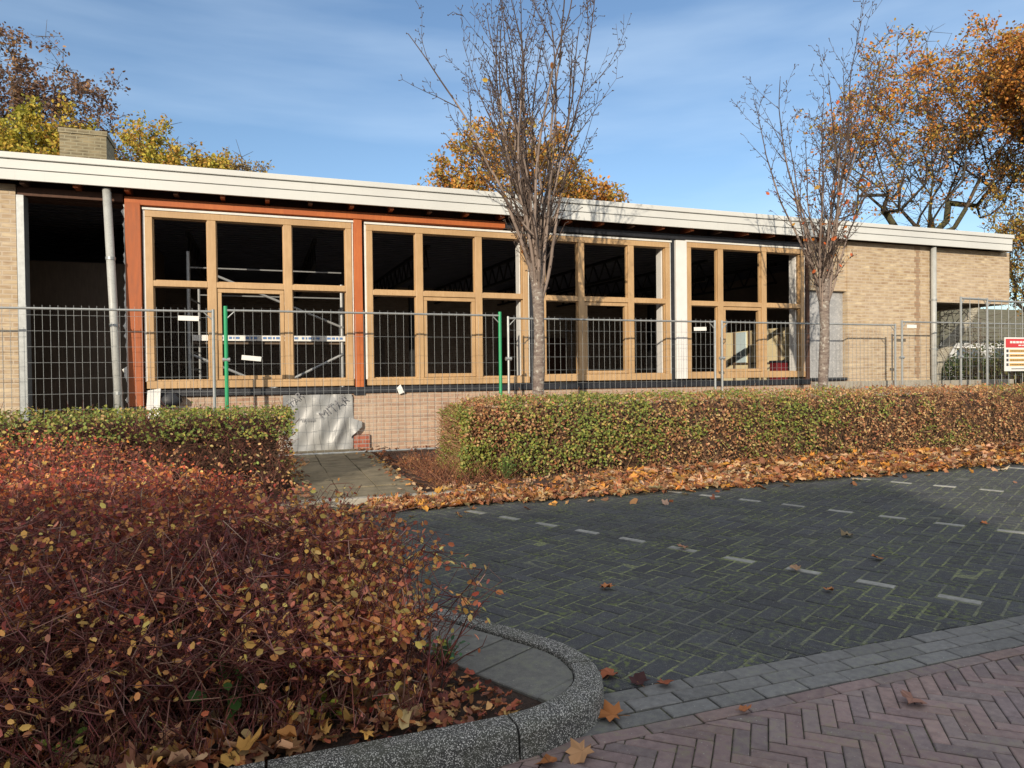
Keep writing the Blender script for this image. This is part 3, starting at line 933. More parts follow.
fence(-.50, 3.55, YN, YN, 2.17, .118, .20, 'mesh fence panel with green end posts, standing before the scaffold and the plastic film', post_mat=M['green_post'], plate=(-.17, 1.47, .1), fold=True)
fence(3.69, 7.63, YN, YN, 2.13, .10, .215, 'galvanised mesh fence panel behind the bare tree trunk nearest the middle', plate=(7.30, 1.97, -.03))
fence(7.78, 11.93, YN, YN, 2.13, .10, .215, 'galvanised mesh fence panel in front of the last timber window and grey board')
fence(12.11, 15.9, YN, YN, 2.2, .16, .215, 'galvanised mesh fence panel in front of the downpipe and the open passage', plate=(12.0 + .35, 2.08, 0))
fence(13.22, 14.05, 10.02, 10.08, 2.66, .21, .62, 'narrow tall fence panel left of the red and white notice', gname='tall gate panels by the notice', rail_r=.022, wire=.007)
fence(14.08, 16.9, 10.1, 10.16, 2.64, .21, .62, 'wide tall fence panel behind the red and white notice', gname='tall gate panels by the notice', rail_r=.022, wire=.007)

# notice on the fence
S = empty('safety_sign', (14.9, 9.97, 1.5), 'white notice board with red heading and ochre lines tied to the tall fence', 'sign')
MB().box(14.40, 15.30, 9.965, 9.975, 1.15, 1.85).build('board', M['signwhite'], S)
MB().box(14.43, 15.27, 9.959, 9.963, 1.64, 1.82).build('heading_panel', M['signred'], S)
q = MB(); q2 = MB()
rr2 = random.Random(5)
for zz, hh in ((1.75, .045), (1.685, .022)):
    x = 14.55 if zz > 1.7 else 14.8
    while x < 15.2:
        w = rr2.uniform(.03, .09); q.box(x, x + w, 9.954, 9.957, zz - hh / 2, zz + hh / 2); x += w + .02
q.build('heading_lines', M['signwhite'], S)
q = MB()
for k in range(4):
    zz = 1.57 - k * .095
    q.box(14.54, 15.22, 9.959, 9.963, zz - .028, zz + .028)
    q2.box(14.45, 14.51, 9.959, 9.963, zz - .028, zz + .028)
    x = 14.56
    while x < 15.15:
        w = rr2.uniform(.02, .07); q2.box(x, x + w, 9.953, 9.956, zz - .01, zz + .008); x += w + .015
q2.box(14.6, 15.2, 9.959, 9.963, 1.19, 1.205)
q.build('ochre_rows', M['signyellow'], S); q2.build('text_lines', M['ink'], S)

# ------------------------------------------------------------------ scaffold tower inside the first window
S = empty('scaffold_tower', (.1, 12.4, .2), 'aluminium scaffold tower with white toe board standing inside the leftmost timber window', 'scaffold')
ya, yb = 12.0, 12.75
for x, y in ((-1.11, ya), (-1.02, yb), (1.25, ya), (1.34, yb)):
    MB().tube((x, y, .2), (x, y, 3.2 if x < 0 and y == ya else 2.75), .028 if y == ya else .022, n=10).build('upright', M['alu'], S)
for x0_, x1_ in ((-1.11, -1.02), (1.25, 1.34)):
    lad = MB()
    for z in np.arange(.5, 2.75, .28): lad.tube((x0_, ya, z), (x1_, yb, z), .016, n=6)
    lad.build('rung', M['alu'], S)
gr2 = MB(); gr2.tube((-1.11, ya, 2.95), (1.25, ya, 2.95), .012, n=6).tube((-1.02, yb, 2.6), (1.34, yb, 2.6), .012, n=6); gr2.build('guard_rail', M['alu'], S)
MB().tube((-.75, ya - .03, 2.85), (1.27, ya - .03, 2.02), .02, n=8).build('brace', M['alu'], S)
MB().tube((-1.05, ya - .03, 1.56), (.3, ya - .03, .95), .022, n=8).build('brace', M['alu'], S)
MB().tube((1.27, ya - .03, 1.58), (-.1, ya - .03, .9), .022, n=8).build('brace', M['alu'], S)
tb = MB().box(-1.06, 1.32, ya - .06, ya - .04, 1.79, 1.88).build('toe_board', M['signwhite'], S)
q = MB(); x = -.8
while x < 1.2:
    w = rr2.uniform(.015, .06)
    if rr2.random() < .7: q.box(x, x + w, ya - .066, ya - .062, 1.82, 1.856)
    x += w + .02
q.build('blue_lettering', M['blue_ink'], tb)
MB().box(-1.06, 1.32, ya, yb, 1.74, 1.79).build('platform', M['stud'], S)
# cased items inside
S = empty('red_crate', (10.3, 12.3, .2), 'dark red plastic crate with black lid seen low through the rightmost window', 'crate')
MB().box(10.16, 10.42, 11.75, 12.0, 1.0, 1.38).build('crate_body', M['red'], S, .01)
MB().box(10.15, 10.43, 11.74, 12.01, 1.38, 1.43).build('lid', M['black'], S, .01)
MB().box(10.1, 10.45, 11.72, 12.05, .2, .998).build('stand', M['stud'], S)
# small sacks at the base of the orange post
o = MB().add([(-1.60, 10.95, .6), (-1.42, 10.95, .6), (-1.40, 11.08, .6), (-1.58, 11.08, .6), (-1.57, 10.97, 1.03), (-1.40, 10.99, 1.06), (-1.42, 11.04, 1.0), (-1.55, 11.05, .98)],
             [(0, 3, 2, 1), (4, 5, 6, 7), (0, 1, 5, 4), (1, 2, 6, 5), (2, 3, 7, 6), (3, 0, 4, 7)]).build('white_board_offcut', M['signwhite'], bevel=.006)
tag(o, 'small white board offcut leaning at the foot of the left orange post', 'offcut')
V = []
mb = MB()
for i in range(5):
    for k in range(10):
        an = k / 10 * 2 * PI; rad = (.11, .14, .13, .08, .02)[i] * (1 + .15 * math.sin(3 * an + i))
        V.append((-1.28 + rad * math.cos(an), 11.0 + rad * .5 * math.sin(an), .80 + i * .055))
fs = [(i * 10 + k, i * 10 + (k + 1) % 10, (i + 1) * 10 + (k + 1) % 10, (i + 1) * 10 + k) for i in range(4) for k in range(10)] + [tuple(range(9, -1, -1)), tuple(range(40, 50))]
o = mb.add(V, fs).build('dark_bag', M['black'], smooth=True); tag(o, 'dark crumpled bag under the left end of the first window', 'bag')
o = MB().add([(2.0, 11.06, 1.0), (2.06, 11.06, 1.06), (2.12, 11.05, .93), (2.04, 11.07, .90), (2.0, 11.08, 1.0), (2.06, 11.08, 1.06), (2.12, 11.08, .93), (2.04, 11.085, .90)],
             [(0, 1, 2, 3), (7, 6, 5, 4), (0, 4, 5, 1), (1, 5, 6, 2), (2, 6, 7, 3), (3, 7, 4, 0)]).build('paper_scrap', M['signwhite']); tag(o, 'small white paper scrap caught on the black sill strip of the second window', 'scrap')
o = MB().tube((2.27, 8.94, .05), (2.26, 8.94, .17), .045, .012, n=8).build('white_cone', M['signwhite']); tag(o, 'tiny white cone shaped piece standing on the brown soil beside the path', 'marker')

# ------------------------------------------------------------------ trees
def poly_tube(pts, radii, sides=7):
    pts = np.array(pts, float); n = len(pts)
    V = []
    ref = np.array([.37, .92, .11])
    for i in range(n):
        d = pts[min(i + 1, n - 1)] - pts[max(i - 1, 0)]; d /= np.linalg.norm(d) + 1e-9
        t = np.cross(d, ref); t /= np.linalg.norm(t) + 1e-9; b = np.cross(d, t)
        for k in range(sides):
            an = 2 * PI * k / sides
            V.append(pts[i] + radii[i] * (math.cos(an) * t + math.sin(an) * b))
    F = [(i * sides + k, i * sides + (k + 1) % sides, (i + 1) * sides + (k + 1) % sides, (i + 1) * sides + k) for i in range(n - 1) for k in range(sides)]
    return V, F

def street_tree(x, y, zfork, spread, ztop, label, seed, leaders, lean=0.0, leafpal=None, nleaf=60):
    r = np.random.default_rng(seed)
    T = empty('street_tree', (x, y, 0), label, 'tree', 'bare upright street trees before the fence')
    V, F = [], []
    def addtube(p, rad, s=7):
        v, f = poly_tube(p, rad, s); n0 = len(V); V.extend(v); F.extend([tuple(i + n0 for i in q) for q in f])
    zz = np.linspace(0, zfork, 14)
    addtube([(x + lean * z + .02 * math.sin(z * 2.1 + seed), y + .015 * math.cos(z * 1.7), z) for z in zz],
            [.080 * (1 - .04 * z) * (1 + .05 * math.sin(7 * z + seed)) + (.05 * math.exp(-z * 6)) + (.035 * math.exp(-((z - zfork) / .25) ** 2)) for z in zz], 12)
    P0, P1, R0, R1 = [], [], [], []
    tips = []
    def seg(a_, b_, r0, r1): P0.append(a_); P1.append(b_); R0.append(r0); R1.append(r1)
    def shoot(p, d, ln, rad, lvl):
        n = max(4, int(ln / .14)); st_ = ln / n; q = p.copy(); dd = d.copy()
        pts = [q.copy()]
        for i in range(n):
            dd = dd + r.normal(0, .055, 3) + np.array([0, 0, .03 if dd[2] > .93 else .065]); dd /= np.linalg.norm(dd)
            q2 = q + dd * st_
            ra, rb = rad * (1 - .8 * i / n), rad * (1 - .8 * (i + 1) / n)
            seg(q, q2, max(ra, .0022), max(rb, .002))
            # spur
            for _ in range(2 if lvl < 2 else 1):
                if r.random() < .75:
                    sd = r.normal(0, 1, 3); sd -= dd * sd.dot(dd); sd /= np.linalg.norm(sd)
                    l_ = r.uniform(.02, .09); e_ = q2 + (sd * .8 + dd * .6) * l_
                    seg(q2, e_, .0035, .0035); 
                    seg(e_, e_ + dd * .014, .008, .004)
                    tips.append(e_)
            if lvl < 2 and i > 0 and r.random() < (.40 if lvl == 0 else .20):
                sd = r.normal(0, 1, 3); sd[2] = abs(sd[2]) * .4; sd -= dd * sd.dot(dd); sd /= np.linalg.norm(sd)
                nd = dd * .82 + sd * r.uniform(.35, .75); nd /= np.linalg.norm(nd)
                shoot(q2, nd, ln * r.uniform(.18, .42) * (1 - .45 * i / n), rb * .6, lvl + 1)
            q = q2
        tips.append(q)
    top = np.array([x + lean * zfork, y, zfork - .12])
    for k in range(leaders):
        an = 2 * PI * (k + r.uniform(-.3, .3)) / leaders
        inc = (k % 4 + r.uniform(.3, 1)) / 4 * spread
        z0 = r.uniform(-.4, .15)
        d = np.array([math.cos(an) * math.sin(inc), math.sin(an) * math.sin(inc), math.cos(inc)])
        ln = (ztop - zfork) / math.cos(inc * .7) * r.uniform(.72, 1.0)
        base_ = top + np.array([math.cos(an) * .05, math.sin(an) * .05, z0])
        # thick lower limb
        shoot(base_, d, ln, r.uniform(.015, .028), 0)
    for k in range(leaders // 2):    # small low shoots
        an = r.uniform(0, 2 * PI); inc = r.uniform(.35, .7)
        shoot(top + np.array([0, 0, r.uniform(-.35, .1)]), np.array([math.cos(an) * math.sin(inc), math.sin(an) * math.sin(inc), math.cos(inc)]), r.uniform(.5, 1.0), .010, 1)
    np_mesh('trunk', np.array(V), np.array(F), M['bark1'], T, smooth=True)
    Vp, Fp = prisms(P0, P1, R0, R1, 5)
    thick = np.repeat(np.array(R0) > .012, 5)
    col = np.where(thick[:, None], np.array([[.22, .17, .14]]), np.array([[.085, .060, .048]]))
    col = col * np.repeat(r.uniform(.7, 1.3, len(P0)), 5)[:, None]
    np_mesh('crown', Vp, Fp, M['twig'], T, col)
    tips = np.array(tips)
    low = tips[tips[:, 2] < zfork + 1.6]
    low = low[r.choice(len(low), min(nleaf, len(low)), replace=False)]
    any_ = tips[r.choice(len(tips), nleaf // 2, replace=False)]
    C = np.concatenate([low, any_]); Nn = r.normal(0, 1, C.shape); Nn[:, 1] -= 1
    v, f = leaves(C, Nn, r.uniform(.05, .1, len(C)))
    cc = np.repeat(pick(leafpal or [(.55, .30, .04), (.5, .16, .03), (.6, .38, .06)], len(C)), 2, 0)
    np_mesh('leaves', v, f, M['leaf'], T, cc)
    return T
street_tree(3.44, 8.6, 2.68, .29, 6.9, 'bare upright tree with lichen-flecked trunk in front of the gap between second and third windows', 11, 21, .012, nleaf=22)
street_tree(8.30, 8.6, 2.65, .47, 6.4, 'bare upright tree keeping a few orange leaves, in front of the grey board', 23, 15, .012, [(.6, .2, .03), (.62, .33, .05), (.55, .12, .03)], nleaf=46)

def far_tree(name, x, y, base_r, z_fork, lobes, n_targets, leafpal, leaf_s, leaf_n, label, seed, clump=.55, barkm='bark2', twigcol=(.05, .036, .025), group='autumn trees behind the building', bias=None, trunk_lean=(0, 0)):
    """lobes: (cx,cy,cz,rx,ry,rz) ellipsoids the crown fills"""
    r = np.random.default_rng(seed)
    T = empty(name, (x, y, 0), label, 'tree', group)
    tg = []
    lb = np.array(lobes, float); vol = lb[:, 3] * lb[:, 4] * lb[:, 5]
    while len(tg) < n_targets:
        l_ = lb[r.choice(len(lb), p=vol / vol.sum())]
        d = r.normal(0, 1, 3); d /= np.linalg.norm(d); rad = r.uniform(.12, 1) ** .5
        tg.append(l_[:3] + d * rad * l_[3:])
    tg = np.array(tg)
    nodes = []; par = []
    nseg = 8
    for i in range(nseg + 1):
        z = z_fork * i / nseg
        nodes.append((x + trunk_lean[0] * z + .05 * math.sin(i * 1.3 + seed), y + trunk_lean[1] * z, z)); par.append(i - 1)
    nodes = [np.array(q) for q in nodes]
    # central axis above fork
    ctop = lb[np.argmax(vol)][:3].copy(); ctop[2] += 0.35 * lb[np.argmax(vol)][5]
    for i in range(1, 6):
        f_ = i / 5; p = nodes[nseg] * (1 - f_) + ctop * f_ + r.normal(0, .12, 3) * (base_r * 1.5)
        nodes.append(p); par.append(len(nodes) - 2)
    order = np.argsort(np.linalg.norm(tg - nodes[nseg], axis=1))
    root = nodes[nseg]
    for i in order:
        t_ = tg[i]; A = np.array(nodes[nseg - 1:])
        dist = np.linalg.norm(A - t_, axis=1)
        # prefer nodes closer to the root than the target so branches run outward and upward
        hd = np.hypot(A[:, 0] - t_[0], A[:, 1] - t_[1]); pen = np.where(A[:, 2] > t_[2] - .8 * hd, 2.2, 1.0) * dist + .26 * np.linalg.norm(A - root, axis=1)
        j = int(np.argmin(pen)) + nseg - 1
        k = max(1, int(np.linalg.norm(nodes[j] - t_) / .9)); p0 = nodes[j]; prev = j
        for q in range(1, k + 1):
            f_ = q / k; p = p0 * (1 - f_) + t_ * f_
            if q < k: p = p + r.normal(0, .10, 3); p[2] -= .12 * math.sin(PI * f_) * np.linalg.norm(t_ - p0) * .5
            nodes.append(p); par.append(prev); prev = len(nodes) - 1
    nodes = np.array(nodes); par = np.array(par)
    w = np.zeros(len(nodes)); kids = np.bincount(par[par >= 0], minlength=len(nodes))
    w[kids == 0] = 1.0
    for i in range(len(nodes) - 1, 0, -1): w[par[i]] += w[i]
    rad = base_r * (w / w.max()) ** .62
    rad = np.maximum(rad, .011)
    i = np.arange(1, len(nodes)); tr = (i <= nseg + 2) | (rad[i] > base_r * .3)
    V, F = prisms(nodes[par[i]][tr], nodes[i][tr], rad[par[i]][tr], rad[i][tr], 7)
    np_mesh('trunk', V, F, M[barkm], T, smooth=True)
    P0, P1 = nodes[par[i]][~tr], nodes[i][~tr]; R0, R1 = np.minimum(rad[par[i]][~tr], rad[i][~tr] * 1.4), rad[i][~tr]
    # fine twigs at each node in the crown
    src = nodes[nseg + 3:]
    nt_ = 6
    S_ = np.repeat(src, nt_, 0) ; D = r.normal(0, 1, S_.shape); D[:, 2] = D[:, 2] * .7 + .35
    D /= np.linalg.norm(D, axis=1, keepdims=True); E_ = S_ + D * r.uniform(.25, 1, (len(S_), 1)) * clump * 1.5
    Vc, Fc = prisms(np.concatenate([P0, S_]), np.concatenate([P1, E_]), np.concatenate([R0, np.full(len(S_), .012)]), np.concatenate([R1, np.full(len(S_), .006)]), 3)
    colc = np.tile(np.array(twigcol), (len(Fc), 1)) * r.uniform(.7, 1.3, (len(Fc), 1))
    crown = np_mesh('crown', Vc, Fc, M['twig'], T, colc)
    # leaves
    keep = r.random(len(E_))
    dens = .5 + .5 * wob(E_[:, 0] * 1.3, E_[:, 2] * 1.3, .8, seed)
    if bias is not None: dens = dens * bias(E_)
    ok = keep < dens * 1.25
    Ce = E_[ok]; Cs = S_[ok]
    f_ = r.uniform(.2, 1.05, (len(Ce), leaf_n, 1))
    C = (Cs[:, None] * (1 - f_) + Ce[:, None] * f_ + r.normal(0, clump * .22, (len(Ce), leaf_n, 3))).reshape(-1, 3)
    v, f = leaves(C, r.normal(0, 1, C.shape) + np.array([0, -.4, .5]), leaf_s * r.uniform(.6, 1.3, len(C)))
    sel_ = (wob(C[:, 0], C[:, 2] + C[:, 1], 1.1, seed + 3) + r.normal(0, .35, len(C)))
    pal = np.array(leafpal); k = np.clip(((sel_ + 1) / 2 * len(pal)).astype(int), 0, len(pal) - 1)
    cc = np.clip(pal[k] * r.uniform(.7, 1.3, (len(C), 1)), .003, .9)
    np_mesh('foliage', v, f, M['leaf'], T, np.repeat(cc, 2, 0))
    return T

YEL = [(.34, .33, .05), (.46, .38, .05), (.54, .38, .06), (.46, .25, .05), (.24, .26, .06)]
BRN = [(.17, .10, .08), (.22, .12, .07), (.28, .15, .08), (.15, .10, .08), (.36, .21, .09)]
ORG = [(.55, .21, .04), (.62, .27, .05), (.44, .17, .04), (.50, .34, .06), (.30, .26, .06)]
far_tree('maple_tree', -9.2, 32, .26, 5.5, [(-8.9, 32, 10.2, 4.3, 3, 4.6), (-11, 32, 11, 4, 3, 4)], 560, BRN, .13, 13, 'tall thin-leaved brown tree rising highest at the left above the roof', 31, .5, twigcol=(.10, .085, .075))
far_tree('yellow_tree', -6.4, 25, .16, 4, [(-6.6, 25, 7.2, 2.5, 2, 2.5), (-8.6, 25, 6.8, 2.2, 2, 2.2)], 280, YEL[:4], .11, 34, 'dense yellow-green tree left of the chimney', 37, .45)
far_tree('yellow_tree', -3.0, 27, .16, 4, [(-3.3, 27, 7.4, 2.0, 2, 2.7), (-1.8, 27, 7.0, 1.6, 1.5, 2.0)], 250, YEL, .11, 34, 'dense yellow-green tree right of the chimney', 41, .45)
far_tree('sparse_tree', -.9, 29, .14, 4, [(-.9, 29, 7.8, 1.6, 1.5, 2.2), (.2, 29, 7.4, 1.4, 1.4, 1.5)], 170, [(.30, .20, .08), (.38, .27, .08), (.22, .15, .07)], .10, 14, 'sparse brownish tree, the lowest crown tapering right of the yellow trees', 43, .45, twigcol=(.09, .07, .05))
far_tree('orange_tree', 10.3, 28, .2, 5.2, [(10.3, 28, 9.3, 3.5, 2.5, 2.9), (7.6, 28, 8.6, 1.9, 1.8, 1.3), (13.9, 28, 9.0, 1.9, 1.8, 1.3)], 300, [(.52, .22, .05), (.56, .30, .06), (.34, .26, .06), (.60, .28, .05)], .15, 13, 'orange and green tree peeping over the roof behind the first bare tree', 47, .5)
far_tree('oak_tree', 27.3, 22, .30, 6.8, [(27.3, 22, 12.0, 4.8, 4, 3.9), (23.6, 22, 9.8, 2.8, 3, 3.0), (31, 22, 11.4, 3, 3, 3.6)], 560, ORG, .13, 13, 'big autumn tree with mossy forked trunk standing over the right part of the roof', 53, .65, bias=lambda P: .16 + .75 / (1 + np.exp(-(P[:, 2] - 11.6) * 1.3)), twigcol=(.07, .055, .04))
far_tree('beech_tree', 30.0, 18, .34, 7, [(30.4, 18, 12.6, 3.8, 3.2, 3.0), (27.6, 18, 12.0, 2.0, 2, 1.8), (32.5, 18, 9.6, 1.6, 2, 1.6)], 430, [(.52, .22, .05), (.58, .29, .06), (.42, .16, .04), (.46, .32, .07)], .13, 22, 'vivid orange tree at the upper right edge of the view', 59, .6, bias=lambda P: .12 + .9 / (1 + np.exp(-(P[:, 2] - 10.4) * 1.6)))

far_tree('slender_tree', 30.6, 20, .16, 3.0, [(30.4, 20, 7.6, 1.9, 2, 3.4), (31.6, 20, 5.6, 2.2, 2, 2.6)], 300, [(.44, .26, .06), (.40, .32, .08), (.50, .24, .06)], .12, 8, 'golden thin tree rising just past the right end of the roof', 67, .5, twigcol=(.09, .065, .05))
# ------------------------------------------------------------------ beyond the passage on the right
def bushy(name, label, x0, x1, y0, y1, z0, z1, n, size, pal, cat='hedge', group=None, seed=1, core=(.02, .03, .012)):
    r = np.random.default_rng(seed)
    T = empty(name, ((x0 + x1) / 2, (y0 + y1) / 2, 0), label, cat, group)
    C = r.uniform(0, 1, (n, 3)); C = C * [x1 - x0, y1 - y0, z1 - z0] + [x0, y0, z0]
    C[:, 2] = z0 + (C[:, 2] - z0) * (1 + .12 * wob(C[:, 0] * 2, C[:, 1] * 2, 1, seed))
    v, f = leaves(C, r.normal(0, 1, C.shape) + [0, -.6, .4], size * r.uniform(.6, 1.3, n))
    k = np.clip(((wob(C[:, 0] * 2, C[:, 2] * 2, 1, seed + 1) + r.normal(0, .3, n) + 1) / 2 * len(pal)).astype(int), 0, len(pal) - 1)
    np_mesh('foliage', v, f, M['leaf'], T, np.repeat(np.array(pal)[k] * r.uniform(.7, 1.3, (n, 1)), 2, 0))
    m_ = min(n // 8, 900)
    a_ = np.stack([r.uniform(x0, x1, m_), r.uniform(y0, y1, m_), np.full(m_, .0)], 1); b_ = a_ + np.stack([r.normal(0, .3, m_), r.normal(0, .2, m_), r.uniform(.5, .95, m_) * z1], 1)
    v, f = prisms(a_, b_, .015, .006, 3)
    np_mesh('stems', v, f, M['twig'], T, np.tile((.05, .035, .025), (len(f), 1)))
    return T
GRN = [(.04, .07, .02), (.06, .10, .03), (.03, .055, .02), (.10, .12, .035)]
bushy('evergreen_hedge', 'dark green shrubs seen through the passage behind the fence', 17, 34, 19, 20.5, 0, 1.7, 22000, .11, GRN, group='shrubs beyond the passage', seed=3)
bushy('evergreen_hedge', 'taller olive shrubs at the right edge behind the tall fence', 22, 36, 15.5, 17, 0, 2.1, 7000, .10, [(.09, .10, .03), (.14, .13, .04), (.05, .07, .02)], group='shrubs beyond the passage', seed=4)
T = empty('pale_tree', (16.6, 13.6, 0), 'pale barked tree with a leaning limb seen through the open passage', 'tree')
pts = [(16.9, 13.6, 0), (16.85, 13.6, .8), (16.95, 13.6, 1.3), (17.5, 13.6, 1.9), (18.2, 13.6, 2.5), (18.8, 13.5, 3.4)]
v, f = poly_tube(pts, [.24, .21, .19, .14, .12, .09], 9); np_mesh('trunk', np.array(v), np.array(f), bark('pale_bark', (.22, .20, .15), (.36, .33, .26), (.42, .40, .32)), T, smooth=True)
v, f = poly_tube([(16.9, 13.6, 1.1), (16.5, 13.6, 1.9), (16.4, 13.6, 2.8), (16.2, 13.7, 3.8)], [.16, .13, .11, .08], 8); np_mesh('limb', np.array(v), np.array(f), bpy.data.materials['pale_bark'], T, smooth=True)
rr3 = np.random.default_rng(8)
a_ = rr3.uniform([16.2, 13.2, 1.6], [19, 14, 3.4], (160, 3)); b_ = a_ + rr3.normal(0, .35, (160, 3))
v, f = prisms(a_, b_, .012, .005, 3); np_mesh('crown', v, f, M['twig'], T, np.tile((.16, .13, .10), (len(f), 1)))

# terraced house far right
Hh = empty('terraced_house', (60, 42, 0), 'pale house with tiled roof and white window band far beyond the passage', 'house')
MB().box(42, 82, 40, 48, 0, 3.6).build('wall', M['farwhite'], Hh)
MB().add([(41.6, 39.5, 3.5), (82.4, 39.5, 3.5), (82.4, 44, 6.6), (41.6, 44, 6.6), (82.4, 48.5, 3.5), (41.6, 48.5, 3.5)], [(0, 1, 2, 3), (3, 2, 4, 5), (0, 3, 5), (1, 4, 2), (0, 5, 4, 1)]).build('roof', M['tile'], Hh)
for k in range(9):
    x = 43.5 + k * 4.3
    w_ = MB().box(x, x + 2.8, 39.9, 39.97, 1.2, 2.9).build('window', M['glass'], Hh)
    MB().box(x - .08, x + 2.88, 39.86, 39.9, 2.9, 3.0).box(x - .08, x + 2.88, 39.86, 39.9, 1.1, 1.2).box(x + 1.35, x + 1.45, 39.86, 39.9, 1.2, 2.9).box(x - .08, x, 39.86, 39.9, 1.2, 2.9).box(x + 2.8, x + 2.88, 39.86, 39.9, 1.2, 2.9).build('frame', M['signwhite'], w_)
# house row across the street, behind the camera: its gable roof casts the shade on the parking
e_, a2 = math.radians(SUN_EL), math.radians(SUN_AZ)
sx_, sy_ = math.cos(e_) / math.sin(e_) * math.sin(a2), math.cos(e_) / math.sin(e_) * math.cos(a2)
zr = 8.0; xr = 6.23 - zr * sx_; yr = 5.70 - zr * sy_
Hh = empty('street_house', (xr - 15, yr, 0), 'brick terrace with gabled roof across the street behind the viewer', 'house')
MB().box(xr - 34, xr, yr - 3.9, yr + 3.9, 0, 5.0).build('wall', M['pink'], Hh)
MB().add([(xr - 34, yr - 4, 5), (xr, yr - 4, 5), (xr, yr, zr), (xr - 34, yr, zr), (xr, yr + 4, 5), (xr - 34, yr + 4, 5)], [(0, 1, 2, 3), (3, 2, 4, 5), (0, 3, 5), (1, 4, 2), (0, 5, 4, 1)]).build('roof', M['tile'], Hh)
for k in range(7):
    for z in (1.0, 3.2):
        MB().box(xr - 3.5 - k * 4.6, xr - 1.7 - k * 4.6, yr + 3.9, yr + 3.95, z, z + 1.3).build('window', M['glass'], Hh)

# ------------------------------------------------------------------ hedges
def twig_cloud(r, n, x0, x1, y0, y1, z0, z1, ln, rad, up=.8):
    A = r.uniform([x0, y0, z0], [x1, y1, z1], (n, 3)); D = r.normal(0, 1, (n, 3)); D[:, 2] = np.abs(D[:, 2]) * up + .2
    D /= np.linalg.norm(D, axis=1, keepdims=True)
    return A, A + D * ln * r.uniform(.5, 1.4, (n, 1)), rad

